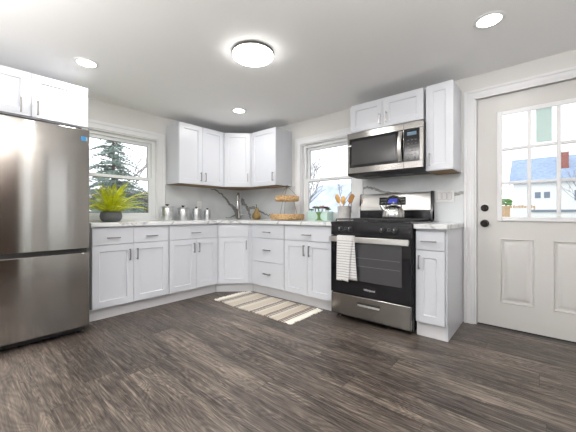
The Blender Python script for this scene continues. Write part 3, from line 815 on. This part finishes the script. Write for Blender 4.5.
# ------------------------------------------------------------------ towel over the oven handle
TX, TYF = 2.350, -.675
tw = thing('dish_towel', 'white and grey striped dish towel hanging over the oven door handle', 'towel', (TX, TYF, .798))
def tfront(u, v):
    # v 0 = over the bar behind, 1 = bottom front
    x0 = -.088 + .006*v; x1 = .074 - .030*v
    x = x0 + (x1-x0)*u - .012*v
    z = -.405*v
    y = -.0625 - .006*sin(u*pi*2.3+.5)*(v**.7) - .010*v*(1-v)
    return (x, y, z)
def sheet(mb, fn, th, nu, nv):
    a = [[mb.bm.verts.new(fn(i/nu, j/nv)) for j in range(nv+1)] for i in range(nu+1)]
    b = [[mb.bm.verts.new(Vector(fn(i/nu, j/nv)) + Vector((0, th, 0))) for j in range(nv+1)] for i in range(nu+1)]
    for i in range(nu):
        for j in range(nv):
            mb.face([a[i][j], a[i+1][j], a[i+1][j+1], a[i][j+1]]); mb.face([b[i][j+1], b[i+1][j+1], b[i+1][j], b[i][j]])
    for i in range(nu):
        for j in (0, nv): mb.face([a[i][j], a[i+1][j], b[i+1][j], b[i][j]])
    for j in range(nv):
        for i in (0, nu): mb.face([a[i][j], a[i][j+1], b[i][j+1], b[i][j]])
mb = MB(); sheet(mb, tfront, .003, 20, 24)
mb.build('front_fold', 'towel', tw, sharp=60)
def tback(u, v):
    x0 = -.02 - .01*v; x1 = .082 + .030*v
    return (x0 + (x1-x0)*u, -.0585 + (0 if v < .12 else .006*min(1, (v-.12)*6)) + .0015*sin(u*7)*v, -.390*v)
mb = MB(); sheet(mb, tback, .0018, 16, 24)
mb.build('back_fold', 'towel', tw, sharp=60)
mb = MB().prism([(-.0625, -.004), (-.0625, .0045), (-.030, .0045), (-.030, -.11), (-.033, -.11), (-.033, -.0005), (-.0595, -.0005), (-.0595, -.004)], -.088, .080, axis='x')
mb.build('top_fold', 'towel', tw)
mb = MB()
for i in range(34):
    u = i/33; p = Vector(tfront(u, 1)) + Vector((0, .0015, 0)); mb.tube([p, p+Vector((random.uniform(-.003, .003), 0, -.012))], .0013, 4)
for i in range(22):
    u = i/21; p = Vector(tback(u, 1)) + Vector((0, .001, 0)); mb.tube([p, p+Vector((random.uniform(-.003, .003), 0, -.012))], .0013, 4)
mb.build('fringe', 'fringe', tw)

# ------------------------------------------------------------------ ceiling lights
def lamp_obj(parent, r, z, watts):
    l = bpy.data.lights.new('lamp_light', 'AREA'); l.shape = 'DISK'; l.size = r*2; l.energy = watts; l.color = (1, .975, .95)
    o = bpy.data.objects.new('lamp_light', l); COL.objects.link(o); o.parent = parent; o.location = (0, 0, z)
def recessed(loc, label):
    r = thing('recessed_light', label, 'ceiling light', (loc[0], loc[1], CEIL), 0, 'recessed ceiling lights')
    MB().lathe(((.068, -.0065), (.078, -.0075), (.090, -.003), (.091, -.0005), (.068, -.0005)), 40, close=False).build('trim_ring', 'plastic', r)
    MB().lathe(((.067, -.0005), (.067, -.005), (.001, -.0055)), 40).build('diffuser', 'lampon', r)
    lamp_obj(r, .066, -.010, LAMP_RECESSED)
for loc, lab in (((.858, -2.388), 'round lit recessed ceiling light above the refrigerator front'),
                 ((3.466, -.843), 'round lit recessed ceiling light in front of the entry door'),
                 ((.937, -.827), 'round lit recessed ceiling light before the corner wall cabinets'),
                 ((3.466, -2.388), 'round lit recessed ceiling light over the camera side of the room')):
    recessed(loc, lab)
r = thing('flush_ceiling_light', 'large round flush mount ceiling light with dark rim, mid ceiling', 'ceiling light', (2.025, -1.589, CEIL))
MB().lathe(((.157, -.0005), (.160, -.004), (.160, -.020), (.156, -.022)), 56).build('rim', 'darkrim', r)
MB().lathe(((.156, -.0225), (.157, -.030), (.148, -.040), (.11, -.045), (.001, -.047)), 56).build('diffuser', 'lampon', r)
lamp_obj(r, .15, -.052, LAMP_FLUSH)

# uplights added out of view to bounce soft light off the ceiling
def added_uplighter(loc, label):
    r = thing('added_floor_lamp', label, 'added floor lamp', loc, 0, 'added uplights')
    MB().lathe(((.15, 0), (.15, .012), (.02, .022), (.012, .03), (.001, .03)), 32).build('base', 'steel_d', r)
    MB().tube([(0, 0, .0305), (0, 0, 1.56)], .012, 12).build('pole', 'steel_d', r)
    MB().lathe(((.015, 1.561), (.08, 1.60), (.17, 1.68), (.175, 1.70), (.165, 1.70), (.07, 1.62), (.001, 1.61)), 36).build('bowl', 'plastic', r)
    l = bpy.data.lights.new('lamp_light', 'AREA'); l.shape = 'DISK'; l.size = .28; l.energy = LAMP_ADDED; l.color = (1, .975, .95)
    o = bpy.data.objects.new('lamp_light', l); COL.objects.link(o); o.parent = r; o.location = (0, 0, 1.69); o.rotation_euler = (pi, 0, 0)
added_uplighter((1.95, -4.05, 0), 'added unseen uplighting floor lamp in the middle of the living end')
added_uplighter((4.30, -3.00, 0), 'added unseen uplighting floor lamp by the right wall')

# ------------------------------------------------------------------ outlets and switches
r = thing('wall_switch_plate', 'white triple switch plate on the backsplash right of the range', 'switch', (3.016, -.0125, 1.174))
MB().box(-.084, .084, -.006, 0, -.058, .058).build('plate', 'plastic', r, bevel=.003)
for x in (-.046, 0, .046): MB().box(x-.0185, x+.0185, -.0064, -.0061, -.0335, .0335).build('rocker_gap_shade', 'grey_print', r)  # grey sheets standing in for the shaded gap around each rocker
for x in (-.046, 0, .046): MB().prism([(-.0065, -.032), (-.0085, -.032), (-.0130, .032), (-.0065, .032)], x-.016, x+.016, axis='x').build('rocker', 'plastic', r)
r = thing('wall_outlet', 'white outlet plate on the backsplash between the canisters', 'outlet', (.0125, -.790, 1.128), R(90))
MB().box(-.036, .036, -.006, 0, -.058, .058).build('plate', 'plastic', r, bevel=.003)
for z in (-.022, .022):
    s = MB().box(-.017, .017, -.0075, -.0062, z-.016, z+.016).build('receptacle', 'plastic', r)
    for x in (-.006, .006): MB().box(x-.0015, x+.0015, -.0082, -.0076, z-.004, z+.006).build('slot', 'slot', s)

# ------------------------------------------------------------------ faucet
fc = thing('faucet', 'brushed steel pull-down faucet standing in the counter corner', 'faucet', (.290, -.290, .920), R(45))
# local -y is towards the room
MB().lathe(((.030, 0), (.030, .006), (.024, .010), (.021, .014), (.020, .110), (.016, .125)), 24).build('base', 'steel_d', fc)
pts = [(0, 0, .12), (0, 0, .26)] + [(0, -.095+.095*cos(a), .29+.095*sin(a)) for a in [pi*k/12 for k in range(13)]] + [(0, -.19, .26)]
MB().tube(pts, .012, 14).build('spout', 'steel_d', fc)
MB().lathe(((.012, .265), (.019, .255), (.020, .18), (.017, .155), (.001, .155)), 20, (0, -.19, 0)).build('spray_head', 'chrome', fc)
MB().tube([(.018, 0, .070), (.05, 0, .074), (.10, -.004, .082)], [.011, .008, .006], 12).build('lever', 'chrome', fc)

# ------------------------------------------------------------------ canisters
def canister(y, rr, h, label):
    r = thing('canister', label, 'canister', (.17, y, .920), 0, 'metal canisters')
    MB().lathe(((rr*.97, 0), (rr, .004), (rr, h-.026), (rr*.985, h-.024)), 44).build('body', 'galv', r)
    l = MB().lathe(((rr*1.02, h-.0235), (rr*1.03, h-.020), (rr*1.03, h-.008), (rr*.96, h-.002), (rr*.3, h), (.001, h)), 44).build('lid', 'galv', r)
    MB().lathe(((rr*.16, h+.0005), (rr*.13, h+.008), (rr*.30, h+.013), (rr*.31, h+.022), (.001, h+.024)), 24).build('knob', 'blackm', l).__setitem__('label', 'black lid knob')
canister(-1.345, .075, .182, 'tallest brushed metal canister with black knob, nearest the left window')
canister(-1.130, .070, .170, 'second tallest brushed metal canister, left of the outlet')
canister(-.934, .057, .156, 'third brushed metal canister, just under the outlet')
canister(-.762, .047, .140, 'smallest brushed metal canister with black knob, nearest the faucet')

# ------------------------------------------------------------------ pear
r = thing('pear_ornament', 'golden brown pear ornament on the counter beside the faucet', 'ornament', (.575, -.200, .920))
MB().lathe([(a_*.86, b_*.93) for a_, b_ in ((.030, 0), (.052, .004), (.073, .028), (.078, .055), (.069, .085), (.047, .112), (.033, .142), (.026, .164), (.014, .176), (.001, .179))], 32).build('fruit', 'pear', r)
MB().tube([(0, 0, .163), (.002, 0, .190), (-.006, 0, .222)], [.007, .005, .007], 8).build('stalk', 'peartop', r)

# ------------------------------------------------------------------ two tier wicker stand
r = thing('tiered_basket_stand', 'two-tier round wicker tray stand on the counter by the back window', 'basket', (1.256, -.300, .920))
def wick_tray(rad, z, name='tray'):
    mb = MB()
    prof = [(rad-.03, z), (rad-.012, z), (rad-.004, z+.012), (rad, z+.026), (rad-.002, z+.040), (rad+.002, z+.054), (rad, z+.066), (rad-.012, z+.070), (rad-.020, z+.060), (rad-.026, z+.016), (.001, z+.014)]
    n = int(rad*300)//2*2
    mb.lathe(prof, n*2, mod=lambda a, h: 1 + .022*sin(a*n/2 + (pi if int((h-z)/.014) % 2 else 0)))
    return mb.build(name, 'wicker', r, sharp=80)
wick_tray(.216, .012); wick_tray(.150, .244)
mb = MB()
for k in range(3):
    a = 2*pi*k/3 + .5
    mb.tube([(.200*cos(a), .200*sin(a), .0), (.200*cos(a), .200*sin(a), .030), (.13*cos(a), .13*sin(a), .075), (.085*cos(a), .085*sin(a), .240), (.130*cos(a), .130*sin(a), .262)], .0026, 6)
    mb.tube([(.137*cos(a), .137*sin(a), .30), (.10*cos(a), .10*sin(a), .335), (.03*cos(a), .03*sin(a), .412), (0, 0, .420)], .0026, 6)
mb.tube([(.018*cos(2*pi*k/14), 0, .432+.018*sin(2*pi*k/14)) for k in range(14)], .003, 6, closed=True)
mb.build('wire_frame', 'wire', r)

# ------------------------------------------------------------------ tin planter with succulents
PX0, PX1 = 1.498, 1.802
r = thing('tin_planter', 'pale aqua rectangular planter with a tree motif, in front of the back window', 'planter', ((PX0+PX1)/2, -.135, .920))
hw = (PX1-PX0)/2
mb = MB(); 
mb.prism([(-.062, 0), (.062, 0), (.070, .112), (.062, .112), (.056, .090), (-.056, .090), (-.062, .112), (-.070, .112)], -hw+.004, hw-.004, axis='x')
mb.box(-hw, -hw+.0035, -.068, .068, 0, .112); mb.box(hw-.0035, hw, -.068, .068, 0, .112)
mb.build('box', 'aqua', r, bevel=.001)
mb = MB()
def fy(z): return -.062 - .008*z/.112 - .0015
tri = [(-.066, .004), (-.040, .012), (-.022, .030), (-.020, .060), (-.030, .084), (-.050, .106), (.050, .106), (.028, .084), (.018, .060), (.022, .030), (.042, .012), (.070, .004)]
tri = [(x+.030, z) for x, z in tri]
a = [mb.bm.verts.new((x, fy(z), z)) for x, z in tri]; b = [mb.bm.verts.new((x, fy(z)+.0012, z)) for x, z in tri]
mb.face(a); mb.face(b[::-1])
for i in range(len(tri)): mb.face([a[i], a[(i+1) % len(tri)], b[(i+1) % len(tri)], b[i]])
mb.build('tree_motif', 'treeprint', r).__setitem__('label', 'dark green tree motif on the front')
def rosette(parent, c, rad, h, m):
    mb = MB()
    for ring_, (n, tilt) in enumerate(((8, .35), (7, .75), (5, 1.15))):
        for k in range(n):
            a = 2*pi*k/n + ring_*.4 + random.uniform(-.1, .1); L = rad*(1-.22*ring_)
            d = Vector((cos(a)*cos(tilt), sin(a)*cos(tilt), sin(tilt))); sd = Vector((-sin(a), cos(a), 0)); up = d.cross(sd)*-1
            o = Vector((0, 0, h)); wv = L*.28
            p = [o, o + d*L*.55 + sd*wv, o + d*L, o + d*L*.55 - sd*wv]
            vv = [mb.bm.verts.new(Vector(c)+q) for q in p]; top = mb.bm.verts.new(Vector(c)+o+d*L*.5+up*L*.12); bot = mb.bm.verts.new(Vector(c)+o+d*L*.5-up*L*.12)
            for i in range(4): mb.face([vv[i], vv[(i+1) % 4], top]); mb.face([vv[(i+1) % 4], vv[i], bot])
    mb.tube([(c[0], c[1], c[2]), (c[0], c[1], c[2]+h+.004)], .006, 6)
    return mb.build('succulent', m, parent)
for x, rad, h, m, lb in ((-.122, .052, .034, 'succ', 'green succulent'), (-.075, .058, .060, 'succ_r', 'dark red succulent'), (-.02, .056, .055, 'succ', 'green succulent'),
                     (.035, .062, .062, 'succ_p', 'pinkish succulent'), (.085, .056, .056, 'succ_r', 'dark red succulent'), (.122, .050, .038, 'succ', 'green succulent')):
    rosette(r, (x, random.uniform(-.012, .012), .0905), rad, h, m)['label'] = lb
mb = MB()
for k in range(5):
    x = .0 + random.uniform(-.02, .02); mb.tube([(x, .02, .0905), (x+random.uniform(-.03, .03), .02, .150), (x+random.uniform(-.05, .05), .015, .185+random.uniform(-.02, .02))], [.004, .003, .002], 5)
mb.build('succulent', 'succ', r)

# ------------------------------------------------------------------ utensil crock
r = thing('utensil_crock', 'grey concrete utensil crock left of the range, below the back window', 'crock', (2.002, -.155, .920))
MB().lathe(((.066, 0), (.072, .004), (.078, .160), (.080, .172), (.075, .173), (.070, .165), (.062, .020), (.001, .018)), 36, close=True).build('pot', 'concrete', r)
def spoon(base, tip, m, label, kind):
    b, t = Vector(base), Vector(tip); root = thing('wooden_spoon' if kind != 'spatula' else 'wooden_spatula', label, 'spoon' if kind != 'spatula' else 'spatula', (2.002+b.x, -.155+b.y, .920+b.z))
    d = t-b; n = d.normalized(); L = d.length
    o = MB().tube([(0, 0, 0), d*.68, d*.74], [.006, .006, .007], 8).build('shaft', m, root)
    side = Vector((1, -.3, 0)); side = (side - n*side.dot(n)).normalized(); nn = n.cross(side)
    mb = MB(); nu, nv = 10, 8; c = d*.86; hl = L*.19; hw_ = .037 if kind != 'spatula' else .034
    def top(u, v, s):
        a = (u-.5)*2; q = (v-.5)*2
        wloc = math.sqrt(max(0, 1-a*a)) if kind != 'spatula' else (1 if abs(a) < .75 else math.sqrt(max(0, 1-((abs(a)-.75)/.25)**2)))
        bowl = -.012*(1-a*a)*(1-q*q) if kind != 'spatula' else 0
        return c + n*a*hl + side*q*hw_*wloc + nn*(bowl + s*.003)
    mb.grid(lambda u, v: top(u, v, 1), nu, nv); mb.grid(lambda u, v: top(u, v, -1), nu, nv)
    bmesh.ops.remove_doubles(mb.bm, verts=mb.bm.verts, dist=1e-5)
    mb.build('bowl' if kind != 'spatula' else 'blade', m, root, recalc=True)
spoon((.012, .014, .022), (-.104, .0, .300), 'spoon', 'light wooden spoon leaning left in the concrete crock', 'spoon')
spoon((.0, -.030, .022), (.004, -.030, .276), 'spoon', 'light wooden spoon standing upright in the middle of the crock', 'spoon')
spoon((-.012, -.008, .022), (.112, -.01, .292), 'spoon_d', 'brown wooden spatula leaning right in the concrete crock', 'spatula')

# ------------------------------------------------------------------ fern
r = thing('potted_fern', 'yellow-green fern in a round charcoal bowl under the left window', 'plant', (.280, -2.015, .920))
MB().lathe(((.056, 0), (.080, .004), (.099, .030), (.104, .058), (.100, .090), (.093, .108), (.087, .108), (.093, .086), (.089, .077), (.001, .077)), 40).build('pot', 'pot', r)
MB().lathe(((.088, .078), (.088, .084), (.04, .090), (.001, .091)), 24).build('soil', 'soil', r)
def frond(az, length, lift, droop):
    mb = MB(); n = 22
    d = Vector((cos(az), sin(az), 0)); sd = Vector((-sin(az), cos(az), 0)); pts = []
    p = Vector((d.x*.018, d.y*.018, .086)); el = lift
    for i in range(n+1):
        pts.append(p.copy()); el = lift - droop*(i/n)**1.4
        p = p + (d*cos(el) + Vector((0, 0, 1))*sin(el))*(length/n)
    mb.tube(pts, [.0022*(1-.7*i/n)+.0004 for i in range(n+1)], 5, 1)
    for i in range(2, n+1):
        t = i/n; w = length*.125*math.sin(pi*min(1, .10+t*.90))**.6 * (1 if t < .97 else .6) + .004
        tan = (pts[min(i+1, n)]-pts[i-1]).normalized(); up = tan.cross(sd).normalized()
        if up.z < 0: up = -up
        for s in (-1, 1):
            dirv = (sd*s + tan*.45 - up*.18).normalized(); b0 = pts[i] - tan*length/n*.30; b1 = pts[i] + tan*length/n*.30
            tip = pts[i] + dirv*w; mid0 = b0 + dirv*w*.55 - tan*.001; mid1 = b1 + dirv*w*.55
            v = [mb.bm.verts.new(q) for q in (b0, mid0, tip, mid1, b1)]
            mb.face(v, 0)
    return mb.build('frond', ['fern', 'fernstem'], r, recalc=False)
rf = random.Random(3)
for k in range(54):
    az = 2*pi*k/54*5.0 + rf.uniform(-.25, .25)
    low = k % 3
    toroom = cos(az)
    L = (.36, .42, .40)[low] * rf.uniform(.85, 1.1)
    if sin(az) < -.25: L = min(L, .31/abs(sin(az))*.95)
    if cos(az) < -.3: L = min(L, .20/abs(cos(az)))
    frond(az, L, (1.42, .95, .48)[low] + rf.uniform(-.12, .12), (.80, 1.15, .70)[low] + rf.uniform(-.15, .15))

# ------------------------------------------------------------------ rug
RX0, RX1, RY0, RY1 = .905, 1.935, -1.120, -.600
rug = thing('rug', 'cream and brown striped cotton rug with fringed ends on the floor', 'rug', (RX0, RY0, 0))
RWd, RDp = RX1-RX0, RY1-RY0
def rtop(u, v):
    e = .007*sin(u*9+1.3)*(1-v) if True else 0
    return (u*RWd, v*RDp + e, .008 + .0018*sin(u*17+v*5)*sin(v*7+1) + (.004*max(0, sin(u*13))*(1-v)**6))
mb = MB(); nu, nv = 70, 30
a = [[mb.bm.verts.new(rtop(i/nu, j/nv)) for j in range(nv+1)] for i in range(nu+1)]
b = [[mb.bm.verts.new((a[i][j].co.x, a[i][j].co.y, .0008)) for j in range(nv+1)] for i in range(nu+1)]
for i in range(nu):
    for j in range(nv): mb.face([a[i][j], a[i+1][j], a[i+1][j+1], a[i][j+1]]); mb.face([b[i][j+1], b[i+1][j+1], b[i+1][j], b[i][j]])
for i in range(nu):
    for j in (0, nv): mb.face([a[i][j], a[i+1][j], b[i+1][j], b[i][j]])
for j in range(nv):
    for i in (0, nu): mb.face([a[i][j], a[i][j+1], b[i][j+1], b[i][j]])
mb.build('woven_field', 'rug', rug, sharp=60)
for s, x in ((-1, 0), (1, RWd)):
    mb = MB()
    for k in range(30):
        y = RDp*(k+.5)/30
        kx = x + s*.012; mb.blob((kx, y, .0095), (.010, .008, .0085), 1)
        for q in range(4):
            yy = y + random.uniform(-.006, .006); ex = random.uniform(.055, .085) if s > 0 or k < 26 else .040
            mb.tube([(x - s*.002, yy, .005), (kx, y, .007), (x+s*ex*.6, y+random.uniform(-.010, .010), .005), (x+s*ex, y+random.uniform(-.022, .022), .005)], .0040, 5)
    mb.build('fringe', 'fringe', rug).__setitem__('label', 'cream knotted fringe')

# ------------------------------------------------------------------ paper on the door glass
r = tag(MB().box(-.050, .050, 0, .0008, 0, .282).build('paper_sheet', 'paper', None, (3.738, .0482, 1.591)),
        'pale green paper sheet stuck on the upper middle pane of the door', 'paper')

# ------------------------------------------------------------------ outdoors
GZ = -.45
struct(MB().box(-45, 45, .125, 70, GZ-.1, GZ).build('ground', 'lawn'), 'pale winter lawn outside', 'ground')
struct(MB().box(-45, -.125, -40, .125, GZ-.1, GZ).build('ground', 'lawn'), 'pale winter lawn beside the house', 'ground')
struct(MB().box(-.125, 45, -40, -5.05, GZ-.1, GZ).build('ground', 'lawn'), 'pale winter lawn behind the house', 'ground')
struct(MB().box(4.80, 45, -5.05, .125, GZ-.1, GZ).build('ground', 'lawn'), 'pale winter lawn right of the house', 'ground')
def gable_house(name, label, x0, x1, y0, y1, zw, zr, wins, m_roof='roof', chimney=None, ov=.35):
    r = thing(name, label, 'house', ((x0+x1)/2, y0, GZ)); cx = (x0+x1)/2; w = (x1-x0)/2; dp = y1-y0; h = zw-GZ; hr = zr-GZ
    MB().prism([(0, 0), (dp, 0), (dp, h), (dp/2, hr-.25), (0, h)], -w, w, axis='x').build('wall', 'siding', r)
    t = .18
    for s in (0, 1):
        ya, yb = (-ov, dp/2) if s == 0 else (dp+ov, dp/2); za = h - ov*(hr-h)/(dp/2)
        MB().prism([(ya, za), (yb, hr), (yb, hr+t), (ya, za+t)], -w-ov, w+ov, axis='x').build('roof', m_roof, r)
    for (wx, wz, ww, wh) in wins:
        f = MB().box(wx-cx-ww/2-.08, wx-cx+ww/2+.08, -.06, -.002, wz-GZ-.08, wz-GZ+wh+.08).build('window', 'trim', r)
        MB().box(wx-cx-ww/2, wx-cx+ww/2, -.075, -.061, wz-GZ, wz-GZ+wh).build('pane', 'hwin', f)
    if chimney:
        a, b, c, d, e, g = chimney; o = MB().box(a-cx, b-cx, c-y0, d-y0, e-GZ, g-GZ).build('chimney', 'brick', r); o['label'] = 'red brick chimney'
        MB().box(a-cx-.06, b-cx+.06, c-y0-.06, d-y0+.06, g-GZ+.002, g-GZ+.15).build('chimney_cap', 'siding', o)
    return r
gable_house('neighbor_house', 'white house with long blue-grey roof and brick chimney beyond the entry door', 1.4, 14.0, 36.0, 44.0, 4.35, 7.1,
            [(3.38, 2.6, .46, .62), (4.08, 2.6, .46, .62), (6.6, 2.3, 1.1, 1.0), (8.4, 2.3, 1.1, 1.0)], chimney=(5.15, 5.75, 37.6, 38.2, 5.2, 7.25))
gable_house('neighbor_house', 'pale house with blue-grey gable roof beyond the back window', -13.0, -2.0, 18.0, 25.0, 1.2, 3.7,
            [(-9.0, -.1, .9, 1.0), (-6.6, -.1, .9, 1.0), (-5.0, -.1, .9, 1.0)], 'roof_p')
# low white garage with a dark roof edge, tan fence, ivy post
r = thing('garage', 'low white outbuilding with dark roof edge beyond the door', 'outbuilding', (6.2, 16.0, GZ))
MB().box(-2.85, 3.0, 0, 3, 0, 1.55).build('wall', 'siding', r); MB().box(-2.95, 3.1, -.1, 3.1, 1.552, 1.66).build('roof_edge', 'hwin', r)
r = thing('fence', 'low tan wooden fence beyond the door', 'fence', (2.6, 22.0, GZ))
mb = MB()
for k in range(18): mb.box(-1.9+k*.15, -1.9+k*.15+.13, 0, .025, .05, 2.02 + .03*sin(k*2.1))
mb.build('boards', 'fence', r); MB().box(-1.9, .78, .026, .066, 1.6, 1.69).build('rail', 'fence', r)
r = thing('garden_wall', 'low white garden wall in front of the tan fence', 'wall', (2.2, 20.5, GZ))
MB().box(-2.0, 1.1, 0, .2, 0, 1.78).build('wall_body', 'siding', r); MB().box(-2.03, 1.13, -.03, .23, 1.782, 1.83).build('coping', 'siding', r)
r = thing('gate_post', 'tan wooden post topped with green ivy beyond the door', 'post', (2.80, 9.0, GZ))
MB().box(-.12, .12, -.10, .10, 0, 1.72).build('post', 'fence', r)
mb = MB()
for k in range(26): mb.blob((random.uniform(-.16, .16), random.uniform(-.12, .12), 1.72+random.uniform(.04, .22)), (.07, .06, .05), 1, .25)
mb.build('ivy', 'ivy', r)
def twig_tree(name, label, cat, loc, height, spread, seed, m, depth=4, r0=.06, forks=3, up=.5, start=None):
    rn = random.Random(seed); mb = MB()
    def grow(p, d, L, rad, lev):
        q = p + d*L; mid = p + d*L*.5 + Vector((rn.uniform(-1, 1), rn.uniform(-1, 1), 0))*L*.07
        mb.tube([p, mid, q], [rad, rad*.8, rad*.6], 5 if lev < 2 else 4)
        if lev == depth: return
        for k in range(forks):
            nd = (d + Vector((rn.uniform(-1, 1), rn.uniform(-1, 1), rn.uniform(-.35, .5)+up*.3))*spread).normalized()
            grow(p + d*L*rn.uniform(.55, 1.0), nd, L*rn.uniform(.55, .82), max(rad*.55, .006), lev+1)
    for k in range(1 if start is None else start):
        d = Vector((0, 0, 1)) if start is None else Vector((rn.uniform(-.5, .5), rn.uniform(-.5, .5), 1)).normalized()
        grow(Vector((rn.uniform(-.1, .1)*(start or 0), rn.uniform(-.1, .1)*(start or 0), -.02)), d, height*.38, r0, 0)
    o = mb.build(name, m, None, loc); return tag(o, label, cat)
twig_tree('bare_tree', 'bare grey branching tree at the left of the back window', 'tree', (-5.6, 8.5, GZ), 4.6, .62, 5, 'barkp', 5, .07)
twig_tree('bare_tree', 'low bare tree in front of the gable roof through the back window', 'tree', (-3.7, 9.5, GZ), 3.6, .70, 11, 'barkp', 5, .06)
twig_tree('bare_tree', 'thin bare tree rising above the long roof through the door', 'tree', (2.9, 46.0, GZ), 10.0, .5, 21, 'bark', 4, .09)
twig_tree('bare_tree', 'bare sapling at the left edge of the door glass', 'tree', (2.20, 8.0, GZ), 2.8, .5, 33, 'barkp', 4, .03)
twig_tree('bare_tree', 'bare branching tree right of the brick chimney through the door', 'tree', (6.5, 33.0, GZ), 6.4, .55, 41, 'barkp', 4, .06)
for k, (x, y, h_, sd, lb) in enumerate(((-11.0, 2.9, 2.9, 3, 'leafless brown shrub right of the evergreen through the left window'),
                                (-15.5, 3.3, 3.4, 9, 'leafless brown shrub behind the evergreen through the left window'),
                                (-19.5, 6.6, 4.0, 15, 'leafless brown shrub farthest right through the left window'))):
    twig_tree('bare_shrub', lb, 'shrub', (x, y, GZ), h_, .75, sd, 'bark', 4, .035, 4, .6, start=11)
twig_tree('bare_tree', 'thin bare tree with reddish branches behind the evergreen', 'tree', (-25.0, 7.0, GZ), 9.6, .62, 77, 'bark', 5, .12)
# evergreen
r = thing('evergreen_tree', 'blue-green evergreen with drooping branches beyond the left window', 'tree', (-7.0, .42, GZ))
MB().tube([(0, 0, 0), (.02, 0, 2.0), (0, 0, 4.5)], [.10, .07, .015], 8).build('trunk', 'bark', r)
mb = MB(); re = random.Random(5)
z = .55
while z < 4.4:
    t = (z-.5)/4.0; RR = 1.55*(1-t)**.8 + .08; nb = 8
    ph = re.uniform(0, 6)
    for k in range(nb):
        a = ph + 2*pi*k/nb + re.uniform(-.25, .25); d = Vector((cos(a), sin(a), 0)); sd = Vector((-sin(a), cos(a), 0)); L = RR*re.uniform(.45, 1.12); jt = re.uniform(-.12, .12); n = max(4, int(L/.085))
        pts = [d*L*i/n + Vector((0, 0, z + (.10+jt)*sin(pi*i/n)*L - (.16-jt)*L*(i/n)**1.6)) for i in range(n+1)]
        mb.tube(pts, [.012*(1-.8*i/n) for i in range(n+1)], 4, 1)
        for i in range(1, n+1):
            for s in (-1, 1):
                for q in range(2):
                    wl = (.26*(1-.5*i/n)*min(1, L)+.05)*re.uniform(.6, 1.1); dv = (sd*s*re.uniform(.6, 1) + d*re.uniform(.3, .9) + Vector((0, 0, re.uniform(-.35, .15)))).normalized()
                    b0 = pts[i]; up = Vector((0, 0, 1)); pw = dv.cross(up).normalized()*.014
                    v = [mb.bm.verts.new(b0), mb.bm.verts.new(b0+dv*wl*.45+pw), mb.bm.verts.new(b0+dv*wl), mb.bm.verts.new(b0+dv*wl*.45-pw)]; mb.face(v, 0)
                    v = [mb.bm.verts.new(b0), mb.bm.verts.new(b0+dv*wl*.45+up*.012), mb.bm.verts.new(b0+dv*wl), mb.bm.verts.new(b0+dv*wl*.45-up*.024)]; mb.face(v, 0)
    z += .13
mb.build('foliage', ['needle', 'bark'], r, recalc=False)
